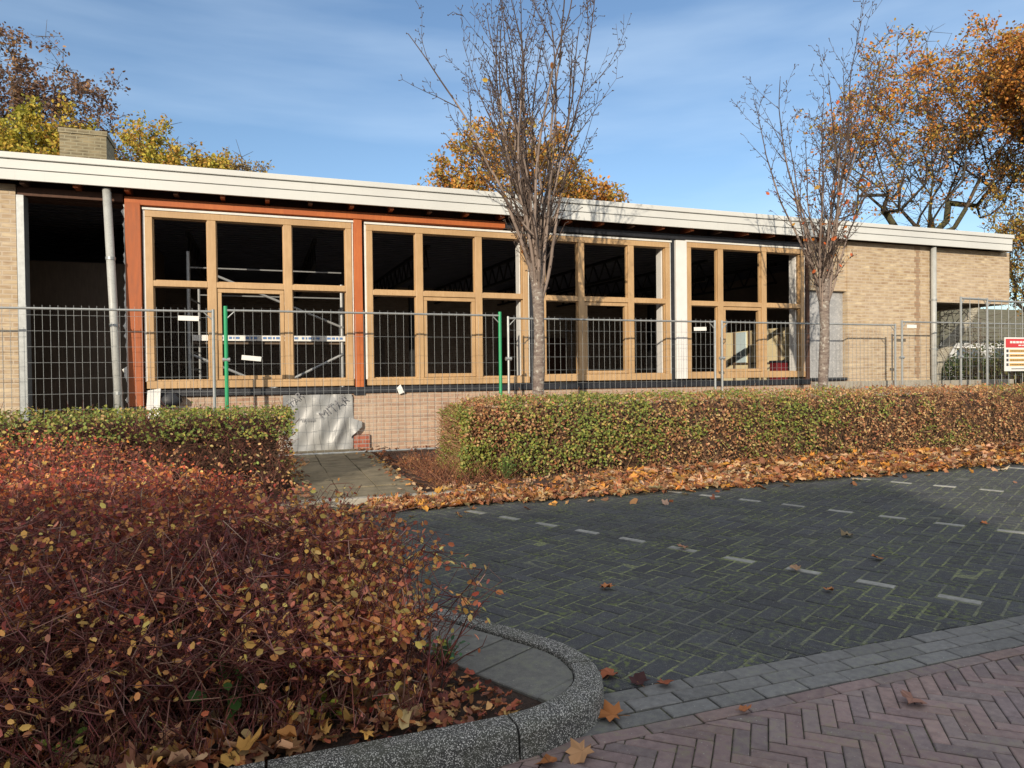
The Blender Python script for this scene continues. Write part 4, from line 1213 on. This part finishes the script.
def box_hedge(label, x0, x1, y0, y1, h, n, ntw, seed, greenf, size=.028, lowdrop=0, tw=((.30, .16, .09), (.42, .25, .14), (.22, .11, .06))):
    r = np.random.default_rng(seed)
    T = empty('clipped_hedge', ((x0 + x1) / 2, (y0 + y1) / 2, 0), label, 'hedge', 'clipped hedges before the fence')
    r = np.random.default_rng(seed)
    # shell sampling: top, front, ends
    Lx, Ly = x1 - x0, y1 - y0
    near = lambda m: x0 + Lx * r.uniform(0, 1, m) ** 1.25
    nf = int(n * .52); ntp = int(n * .38); ne = n - nf - ntp
    C = np.concatenate([
        np.stack([near(nf), y0 + np.abs(r.normal(0, .05, nf)), .05 + (h - .05) * r.uniform(0, 1, nf) ** .8], 1),
        np.stack([near(ntp), r.uniform(y0, y1, ntp), h - np.abs(r.normal(0, .035, ntp))], 1),
        np.stack([np.where(r.random(ne) < .5, x0 + np.abs(r.normal(0, .06, ne)), x1 - np.abs(r.normal(0, .06, ne))), r.uniform(y0, y1, ne), r.uniform(.08, h, ne)], 1)])
    # lumpy shape: round edges, bulges
    bul = .11 * wob(C[:, 0] * 2.2, C[:, 2] * 2.2, 1.2, seed) + .04 * wob(C[:, 0] * 8, C[:, 2] * 8, 1.2, seed + 4)
    C[:, 1] += bul + .14 * np.clip((C[:, 2] - h * .72) / (h * .28), 0, 1) ** 2 * (C[:, 1] < y0 + .3) + .10 * np.clip((.25 - C[:, 2]) / .25, 0, 1)
    C[:, 2] += (.045 * wob(C[:, 0] * 1.6, C[:, 1] * 1.6, 1.1, seed + 1) + .02 * wob(C[:, 0] * 7, C[:, 1] * 7, 1.1, seed + 2)) * (C[:, 2] > h * .5)
    endl = np.clip((x0 + .35 - C[:, 0]) / .35, 0, 1); C[:, 2] -= .14 * endl ** 2 * (C[:, 2] / h)
    C += r.normal(0, .018, C.shape)
    Nn = np.zeros_like(C); Nn[:nf] = [0, -1, .5]; Nn[nf:nf + ntp] = [0, -.2, 1]; Nn[nf + ntp:] = [0, -.3, .5]
    Nn += r.normal(0, .7, Nn.shape)
    v, f = leaves(C, Nn, size * r.uniform(.6, 1.35, n))
    gprob = greenf(C[:, 0], C[:, 1], C[:, 2] / h) + .12 * r.normal(0, 1, n)
    isg = r.random(n) < np.clip(gprob, 0, 1)
    bare = wob(C[:, 0] * 3.1, C[:, 2] * 3.4, 1.1, seed + 8) > .62
    keepv = (~bare | (r.random(n) < .3)) & (isg | (r.random(n) < .62)) & ((C[:, 2] > h * .70) | (C[:, 1] > y0 + .5) | (r.random(n) > lowdrop))
    gp = pick([(.20, .23, .045), (.28, .30, .06), (.12, .17, .035), (.40, .34, .09), (.22, .28, .07)], n)
    bp = pick([(.40, .21, .09), (.52, .31, .14), (.30, .14, .07), (.60, .42, .20), (.44, .19, .09)], n)
    cc = np.where(isg[:, None], gp, bp)
    f = f.reshape(n, 2, 4)[keepv].reshape(-1, 4)
    np_mesh('foliage', v, f, M['leaf'], T, np.repeat(cc[keepv], 2, 0))
    parts = [twig_cloud(r, int(ntw * .5), x0 + .05, x1 - .05, y0 + .04, y0 + .3, .03, h * .85, .16, .0028),
             twig_cloud(r, int(ntw * .25), x0 + .05, x1 - .05, y0 + .1, y1 - .1, h - .22, h - .08, .1, .0025),
             twig_cloud(r, int(ntw * .25), x0 + .02, x0 + .3, y0 + .1, y1 - .1, .02, h * .8, .16, .003)]
    A = np.concatenate([p[0] for p in parts]); E_ = np.concatenate([p[1] for p in parts]); 
    # stray shoots above the cut and out of the face
    m2 = int(Lx * 26)
    A2 = np.stack([r.uniform(x0 + .05, x1, m2), r.uniform(y0, y1, m2), np.full(m2, h - .04)], 1)
    fr = r.random(m2) < .4; A2[fr, 1] = y0 + .04; A2[fr, 2] = r.uniform(.2, h, fr.sum())
    D2 = r.normal(0, .45, (m2, 3)); D2[:, 2] = np.abs(D2[:, 2]) + .5; D2[fr, 1] -= .7
    E2 = A2 + D2 / np.linalg.norm(D2, axis=1, keepdims=True) * r.uniform(.06, .17, (m2, 1))
    A = np.concatenate([A, A2]); E_ = np.concatenate([E_, E2])
    v, f = prisms(A, E_, .0034, .0018, 3)
    tcx = np.repeat(pick(tw, len(A)), 3, 0)
    np_mesh('twigs', v, f, M['twig'], T, tcx)
    # woody interior mass
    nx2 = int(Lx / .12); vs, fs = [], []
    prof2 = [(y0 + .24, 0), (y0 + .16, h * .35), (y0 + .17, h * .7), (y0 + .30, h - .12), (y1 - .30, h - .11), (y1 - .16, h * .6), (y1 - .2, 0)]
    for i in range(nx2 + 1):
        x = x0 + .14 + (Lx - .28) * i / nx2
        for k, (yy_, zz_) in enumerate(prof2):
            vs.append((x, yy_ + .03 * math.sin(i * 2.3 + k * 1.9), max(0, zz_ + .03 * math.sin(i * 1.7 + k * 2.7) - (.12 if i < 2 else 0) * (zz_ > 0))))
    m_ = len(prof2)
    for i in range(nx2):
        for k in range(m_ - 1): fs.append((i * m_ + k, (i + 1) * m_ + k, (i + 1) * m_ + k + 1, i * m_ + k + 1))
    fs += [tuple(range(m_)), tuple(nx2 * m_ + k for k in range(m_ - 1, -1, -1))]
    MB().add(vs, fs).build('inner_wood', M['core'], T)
    return T
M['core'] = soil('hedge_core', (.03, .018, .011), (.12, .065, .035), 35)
def gr_right(x, y, z):
    p = .42 + 1.3 * wob(x * 1.3, z * 1.6, 1.0, 77)
    p = p - .75 * np.clip(.30 - z, 0, 1) * 2 + .25 * np.clip(z - .7, 0, 1)
    p = p + .5 * np.clip((4.6 - x) / 2, 0, 1); p = np.where(x > 5.0, p - .20, p); p = np.where(z > .93, p - .15, p)
    return p
box_hedge('long clipped hedge, green patched with dry brown, running right from the path', 1.97, 19, 7.02, 8.15, .93, 62000, 16000, 5, gr_right, .031)
def gr_left(x, y, z): return np.where(z > .68, .85 + .25 * wob(x * 2, y * 2, 1, 9), .12)
box_hedge('shorter clipped hedge left of the path, green on top and bare maroon twigs below', -6.5, .26, 7.05, 8.5, .88, 27000, 15000, 6, gr_left, .030, .72, ((.12, .045, .035), (.17, .07, .05), (.09, .035, .03)))

# dry brush beside the path at the hedge end
r = np.random.default_rng(12)
T = empty('dry_brush', (1.9, 6.9, 0), 'tangle of dry reddish twigs at the path end of the long hedge', 'shrub')
A = r.uniform([1.62, 6.75, .02], [2.5, 9.2, .08], (1500, 3)); D = r.normal(0, 1, A.shape); D[:, 2] = np.abs(D[:, 2]) * .6 + .25
E_ = A + D / np.linalg.norm(D, axis=1, keepdims=True) * r.uniform(.1, .42, (1500, 1)) * np.where(A[:, 1:2] < 7.6, 1, .5)
v, f = prisms(A, E_, .003, .0015, 3); np_mesh('twigs', v, f, M['twig'], T, np.repeat(pick([(.22, .09, .05), (.30, .15, .08), (.14, .06, .04)], 1500), 3, 0))
C = A[:900] * .4 + E_[:900] * .6; v, f = leaves(C, r.normal(0, 1, C.shape), .025 * r.uniform(.6, 1.4, 900)); np_mesh('leaves', v, f, M['dryleaf'], T, np.repeat(pick([(.3, .12, .05), (.4, .22, .1), (.2, .08, .04)], 900), 2, 0))

# ------------------------------------------------------------------ foreground red shrub hedge
r = np.random.default_rng(21)
T = empty('red_shrub_hedge', (-1.5, 4, .07), 'wide foreground hedge of bare reddish twigs and small orange leaves', 'hedge')
def right_edge(y): return np.interp(y, [2.4, 2.84, 3.2, 3.73, 4.26, 5.73, 6.8], [.34, .36, .31, .24, -.18, -.82, -1.3])
def top_z(x, y): return np.interp(y, [2.4, 2.7, 3.1, 4.4, 6.3], [.48, .60, .66, .69, .75]) + .05 * wob(x * 2, y * 2, 1.1, 2) - .10 * np.clip(1 - (right_edge(y) - x) / .5, 0, 1) ** 2
Pp0, Pp1, Rr0, Rr1, Ll = [], [], [], [], []
def stems(n, xlo, ylo, yhi, near):
    x = r.uniform(xlo, .42, n); y = r.uniform(ylo, yhi, n)
    ok = x < right_edge(y) - .02; x, y = x[ok], y[ok]; n = len(x)
    p = np.stack([x, y, np.full(n, .075)], 1)
    zt = top_z(x, y) * r.uniform(.72, 1.04, n)
    lean = r.normal(0, .16, (n, 2)) + np.stack([np.zeros(n), np.where(y < 2.9, -.10, 0)], 1)
    # side shoots lean out over the paving at the right edge
    e_ = np.clip(1 - (right_edge(y) - x) / .3, 0, 1); lean[:, 0] += e_ * r.uniform(0, .16, n)
    k = 5; prev = p; tips_ = []
    rad = r.uniform(.0022, .0045, n)
    for i in range(k):
        f_ = (i + 1) / k
        q = p + np.stack([lean[:, 0] * f_ ** 1.3, lean[:, 1] * f_ ** 1.3, (zt - .075) * f_], 1) + r.normal(0, .016, (n, 3))
        Pp0.append(prev); Pp1.append(q); Rr0.append(rad * (1 - .13 * i)); Rr1.append(rad * (1 - .13 * (i + 1)))
        if i >= 1:
            for _ in range(3 if near else 1):
                d = r.normal(0, 1, (n, 3)); d[:, 2] = np.abs(d[:, 2]) * .8 + .3; d /= np.linalg.norm(d, axis=1, keepdims=True)
                e2 = q + d * r.uniform(.06, .20, (n, 1))
                e2[:, 2] = np.minimum(e2[:, 2], top_z(e2[:, 0], e2[:, 1]) + r.uniform(-.02, .04, n))
                Pp0.append(q); Pp1.append(e2); Rr0.append(rad * .5); Rr1.append(rad * .3)
                Ll.append(np.stack([e2, q * .4 + e2 * .6, q * .7 + e2 * .3], 1).reshape(-1, 3))
        prev = q
stems(3000, -2.6, 2.36, 3.2, True)
stems(2600, -3.4, 3.2, 4.6, False)
foot_start = len(Pp0)
def foot(n):
    x = r.uniform(-2.4, .60, n); y = r.uniform(2.16, 2.75, n)
    ok = x < np.interp(y, [2.1, 2.3, 2.75], [.42, .56, .60]); x, y = x[ok], y[ok]; n = len(x)
    p = np.stack([x, y, np.full(n, .08)], 1); prev = p; rad = r.uniform(.0016, .003, n)
    d = np.stack([r.normal(.12, .35, n), r.normal(-.12, .3, n), r.uniform(.5, 1.1, n)], 1); ln = r.uniform(.08, .42, n) * np.clip((y - 2.0) / .45, .3, 1)
    for i in range(3):
        q = prev + d * (ln / 3)[:, None] + r.normal(0, .012, (n, 3))
        Pp0.append(prev); Pp1.append(q); Rr0.append(rad); Rr1.append(rad * .75)
        e2 = q + r.normal(0, .045, (n, 3)) + [0, 0, .03]
        Pp0.append(q); Pp1.append(e2); Rr0.append(rad * .6); Rr1.append(rad * .4)
        Ll.append(e2)
        prev = q
foot(1500)
stems(2000, -4.6, 4.6, 6.7, False)
P0 = np.concatenate(Pp0); P1 = np.concatenate(Pp1); R0 = np.concatenate(Rr0); R1 = np.concatenate(Rr1)
v, f = prisms(P0, P1, R0, R1, 3)
np_mesh('twigs', v, f, M['twig'], T, np.repeat(pick([(.17, .055, .042), (.22, .075, .058), (.11, .038, .032), (.36, .21, .16), (.19, .07, .06), (.13, .045, .04)], len(P0), .25), 3, 0))
LL = np.concatenate(Ll)
zrel = LL[:, 2] / top_z(LL[:, 0], LL[:, 1])
edge = np.clip(1 - (right_edge(LL[:, 1]) - LL[:, 0]) / .4, 0, 1)
pr = np.where(zrel > .80, .62 + .38 * (LL[:, 1] > 3.3), .08)
pr = np.where((LL[:, 1] < 2.75), np.maximum(pr * .35, .03 + .55 * np.clip(wob(LL[:, 0] * 6, LL[:, 2] * 6, 1, 6), 0, 1)), pr)
pr = np.maximum(pr, .75 * edge * (zrel > .45))
clus = np.clip(.85 + .9 * wob(LL[:, 0] * 7 + LL[:, 1] * 3, LL[:, 2] * 8 + LL[:, 1] * 4, 1, 61), .12, 1.25)
pr = np.where(LL[:, 2] < .42, np.maximum(pr, .16), pr) * clus
ok = r.random(len(LL)) < pr
C = LL[ok] + r.normal(0, .012, (ok.sum(), 3)); n = len(C)
Nn = r.normal(0, .8, C.shape) + [0, -.45, .7]
far = C[:, 1] > 3.2
pal_top = pick([(.46, .10, .04), (.56, .17, .05), (.40, .07, .05), (.62, .27, .07), (.34, .08, .05)], n, .2)
pal_fr = pick([(.80, .44, .12), (.74, .32, .10), (.86, .58, .18), (.60, .20, .10), (.74, .26, .16)], n, .2)
low = ((C[:, 1] < 2.8) & (C[:, 2] < .50)) | (r.random(n) < .12 + .3 * (C[:, 0] > -.1))
mid = (C[:, 1] > 2.5) & (C[:, 1] < 3.5) & ~low
pal_top = np.where(mid[:, None], pal_top * [.72, .8, .9], pal_top)
cc = np.where(low[:, None], pal_fr, pal_top)
v, f = leaves(C, Nn, np.where(low, r.uniform(.017, .034, n), r.uniform(.014, .028, n)))
np_mesh('leaves', v, f, M['leaf'], T, np.repeat(cc, 2, 0))
print('red hedge leaves', n, 'twigs', len(P0))

# ------------------------------------------------------------------ leaf litter
def litter(name, X, Y, Z, size, pal, tilt, T_=None, kinds=6, p=None, curl=.5):
    n = len(X); vs, fs, cs = [], [], []; off = 0
    cc = pick(pal, n, .18, p)
    ki = rng.integers(0, kinds, n)
    for k in range(kinds):
        s_ = ki == k; m_ = s_.sum()
        if not m_: continue
        tm = maple_tmpl(k + 10, curl * (.4 + .4 * k)) if k < 3 else oval_tmpl(k + 20, curl * (.6 + .3 * (k - 2)))
        Nn = rng.normal(0, tilt, (m_, 3)); Nn[:, 2] = 1
        v, f = leaves(np.stack([X[s_], Y[s_], Z[s_]], 1), Nn, size * rng.uniform(.6, 1.25, m_), tmpl=tm)
        vs.append(v); fs.append(f + off); off += len(v); cs.append(np.repeat(cc[s_], len(tm[1]), 0))
    o_ = np_mesh(name, np.concatenate(vs), np.concatenate(fs), M['dryleaf'], T_, np.concatenate(cs))
    return o_
LIT = [(.42, .19, .08), (.46, .25, .11), (.32, .13, .06), (.52, .34, .18), (.26, .11, .06), (.56, .27, .06), (.44, .32, .20), (.20, .10, .06)]
n = 12500
X = .9 + 17 * rng.uniform(0, 1, n) ** 1.3
wid = .62 + .35 * np.clip((X - 2) / 6, 0, 1)
u = rng.uniform(0, 1, n) ** .9
Y = 7.12 - u * (wid + .50) + .05 * wob(X * 3, X, 1, 4)
Y = np.where(X < 1.7, 6.05 + rng.uniform(0, .5, n), Y)
Z = .02 + np.where(X < 1.7, .01, (.02 + .11 * np.clip((X - 1.5) / 4, .3, 1)) * (1 - np.abs(u - .35) * 1.1)).clip(0) * rng.uniform(.2, 1, n)
Y = np.maximum(Y, 5.93 + .07 * wob(X * 4, X * 2, 1, 8)) - (rng.random(n) < .022) * np.abs(rng.normal(0, .28, n))
Z = np.where(Y < 5.9, .006, Z)
o = litter('fallen_leaf_bank', X, Y, Z, .098, LIT, .5, curl=.6)
tag(o, 'deep drift of orange and brown leaves along the foot of the long hedge', 'leaf litter', kind='stuff')
n = 420
X = rng.uniform(-.6, 1.75, n); Y = 6.0 + np.abs(rng.normal(0, .25, n)); 
o = litter('fallen_leaf_scatter', X, Y, np.full(n, .05) * (Y > 6.5) + .02, .10, LIT, .35); tag(o, 'thin scatter of orange leaves across the end of the path', 'leaf litter', kind='stuff')
n = 260
X = np.where(rng.random(n) < .5, rng.normal(.34, .07, n), rng.normal(1.42, .08, n)); Y = rng.uniform(6.7, 10.9, n)
o = litter('path_edge_leaf', X, Y, np.full(n, .07), .075, LIT, .4); tag(o, 'small dry leaves gathered along both edges of the slab path', 'leaf litter', kind='stuff')
n = 700
X = rng.uniform(1.5, 9, n); Y = rng.uniform(8.2, 11, n)
o = litter('bed_litter', X, Y, np.full(n, .075), .08, [(.2, .08, .04), (.3, .13, .06), (.12, .05, .03)], .5); tag(o, 'dull brown leaf litter on the soil between hedge and building', 'leaf litter', kind='stuff')
# under the foreground hedge
n = 2700
X = rng.uniform(-2.3, .82, n); Y = 2.11 + np.abs(rng.normal(0, .30, n))
ok = X < np.interp(Y, [2.1, 2.25, 2.7, 3.2, 4], [.80, .76, .66, .52, .30]); X, Y = X[ok], Y[ok]
FGL = [(.34, .19, .10), (.48, .30, .17), (.22, .11, .06), (.58, .38, .2), (.42, .16, .06), (.62, .36, .10), (.16, .085, .06)]
small = (rng.random(len(X)) < .62) | (X > .45)
o = litter('hedge_litter', X[~small], Y[~small], rng.uniform(.08, .125, (~small).sum()), .07, FGL, .42, curl=.9); tag(o, 'curled brown leaves lying under the foreground hedge behind the kerb', 'leaf litter', kind='stuff')
o = litter('fine_litter', X[small], Y[small], rng.uniform(.08, .10, small.sum()), .04, [(.32, .10, .06), (.45, .18, .08), (.18, .07, .05), (.5, .28, .12)], .6); tag(o, 'fine reddish leaf crumbs on the dark soil under the foreground hedge', 'leaf litter', kind='stuff')

# single leaves one can count
def one_leaf(x, y, z, s_, col, label, seed, kind_='fallen_leaf', rot=None, tilt=.07, group=None):
    r_ = np.random.default_rng(seed)
    tm = maple_tmpl(seed, .55)
    Nn = np.array([[r_.normal(0, tilt), r_.normal(0, tilt), 1.0]])
    v, f = leaves(np.array([[0, 0, .012]]), Nn, s_, spin=np.array([rot if rot is not None else r_.uniform(0, 6.28)]), tmpl=tm)
    v2, f2 = prisms([[0, 0, .012]], [[-s_ * .45 * math.cos(seed), -s_ * .45 * math.sin(seed), .01]], .0016, .001, 4)
    # doubled skin gives the leaf a thickness
    V_ = np.concatenate([v, v - [0, 0, .0012]]); F_ = np.concatenate([f, f[:, ::-1] + len(v)])
    o_ = np_mesh(kind_, V_, F_, M['dryleaf'], None, np.tile(col, (len(F_), 1)) * r_.uniform(.85, 1.15, (len(F_), 1)))
    o_.location = (x, y, z)
    tag(o_, label, 'leaf', group)
    st = np_mesh('stalk', v2, f2, M['twig'], None, np.tile((.25, .12, .05), (len(f2), 1)))
    st.parent = o_
    return o_
GL = 'single fallen leaves on the paving'
one_leaf(1.76, 3.42, .002, .11, (.50, .20, .08), 'light orange leaf alone on dark paving, left of the near bay line', 1, group=GL)
one_leaf(2.66, 4.00, .004, .10, (.42, .22, .13), 'pinkish tan leaf lying on a white marking brick of the near bay line', 2, group=GL)
one_leaf(3.63, 3.31, .002, .10, (.48, .17, .05), 'bright orange leaf between the two bay lines at the right', 3, group=GL)
one_leaf(2.86, 2.93, .002, .075, (.45, .20, .08), 'small orange leaf just below the near bay line, right part', 4, group=GL)
one_leaf(2.98, 3.30, .004, .09, (.40, .25, .15), 'pale brown leaf on a marking brick above the small orange leaf', 5, group=GL)
one_leaf(1.42, 2.27, .002, .085, (.32, .10, .05), 'dark rust leaf on the grey gutter bricks right of the kerb nose', 6, group=GL)
one_leaf(1.27, 2.42, .002, .11, (.36, .12, .06), 'larger rust leaf touching the kerb nose', 7, group=GL)
one_leaf(1.33, 2.32, .001, .10, (.07, .03, .03), 'flat blackened leaf stain beside the rust leaf at the kerb nose', 8, group=GL)
one_leaf(1.12, 2.12, .004, .13, (.42, .17, .06), 'curled orange leaf in the corner where kerb meets the purple road', 9, group=GL, tilt=.35)
one_leaf(.92, 1.95, .004, .12, (.46, .26, .13), 'broad tan leaf on the purple road below the kerb', 10, group=GL, tilt=.3)
one_leaf(.80, 1.93, .004, .10, (.36, .14, .05), 'brown leaf at the picture bottom against the kerb face', 11, group=GL, tilt=.3)
one_leaf(1.56, 1.99, .002, .055, (.40, .16, .07), 'small orange leaf on the purple road edge row', 12, group=GL)
one_leaf(2.18, 1.84, .002, .12, (.30, .16, .12), 'faded mauve-brown leaf on the purple herringbone road', 13, group=GL)
one_leaf(3.95, 3.85, .002, .11, (.26, .20, .12), 'dull khaki leaf near the middle of the shaded bay at right', 14, group=GL)
one_leaf(5.2, 3.75, .002, .07, (.45, .16, .06), 'tiny red-brown leaf on the sunlit edge of the paving at right', 15, group=GL)
one_leaf(8.1, 5.65, .002, .15, (.62, .50, .34), 'pale cream leaf in the sun just off the leaf drift at right', 16, group=GL)
one_leaf(6.05, 5.75, .002, .13, (.60, .45, .25), 'pale yellow leaf in the sun by the drift, left of the cream one', 17, group=GL)
one_leaf(1.05, 4.2, .002, .06, (.22, .12, .09), 'small dull brown leaf on dark paving near the hedge side', 18, group=GL)
one_leaf(.66, 2.27, .095, .075, (.60, .55, .12), 'pale yellow leaf standing at the inner side of the kerb', 19, group=GL, tilt=.7)
one_leaf(.34, 2.30, .12, .13, (.30, .22, .15), 'big grey-brown leaf curled over the kerb under the hedge', 20, group=GL, tilt=.6)
one_leaf(-.02, 2.55, .14, .15, (.52, .32, .13), 'long tan leaf under the hedge beside the green weed', 22, group=GL, tilt=.6)
one_leaf(-.45, 2.45, .13, .14, (.42, .30, .18), 'pale brown crumpled leaf under the hedge left of the kerb', 23, group=GL, tilt=.6)

# small weeds
def weed(x, y, z, n, s_, h, pal, label, seed):
    r_ = np.random.default_rng(seed)
    T_ = empty('weed_plant', (x, y, z), label, 'plant', 'small green weeds at the hedge foot')
    b_ = np.tile([x, y, z], (n, 1)) + r_.normal(0, s_ * .3, (n, 3)) * [1, 1, 0]
    t_ = b_ + np.stack([r_.normal(0, s_ * 1.2, n), r_.normal(0, s_ * 1.2, n), r_.uniform(.3, 1, n) * h], 1)
    v, f = prisms(b_, t_, .0016, .001, 3); np_mesh('stems', v, f, M['twig'], T_, np.tile((.10, .12, .04), (len(f), 1)))
    v, f = leaves(t_, r_.normal(0, .5, t_.shape) + [0, -.4, 1], s_ * r_.uniform(.6, 1.2, n)); np_mesh('leaves', v, f, M['leaf'], T_, np.repeat(pick(pal, n), 2, 0))
weed(.66, 2.62, .088, 60, .022, .07, [(.05, .13, .06), (.07, .16, .07)], 'low bluish green weed on the slabs at the bed edge', 1)
weed(-.10, 2.40, .09, 26, .060, .22, [(.06, .14, .035), (.08, .18, .04)], 'broad leaved green weed deep in the foreground hedge', 2)
weed(.17, 2.30, .09, 16, .032, .07, [(.16, .26, .04), (.40, .42, .06)], 'lime green and yellow seedling among brown leaves under the hedge', 3)
weed(.36, 2.28, .09, 26, .020, .06, [(.30, .22, .06), (.14, .2, .06), (.45, .05, .04)], 'small reddish seedling behind the kerb', 4)
weed(-.55, 2.30, .09, 14, .030, .08, [(.16, .28, .05), (.3, .34, .07)], 'bright green seedling at the lower left under the hedge', 5)
weed(2.35, 6.75, .12, 120, .03, .22, [(.12, .2, .04), (.09, .16, .04), (.2, .25, .06)], 'leafy green sucker growing from the hedge foot beside the leaf drift', 6)
weed(.62, 2.58, .09, 20, .022, .10, [(.35, .32, .05), (.12, .2, .05)], 'yellow-green sprig at the hedge corner', 7)
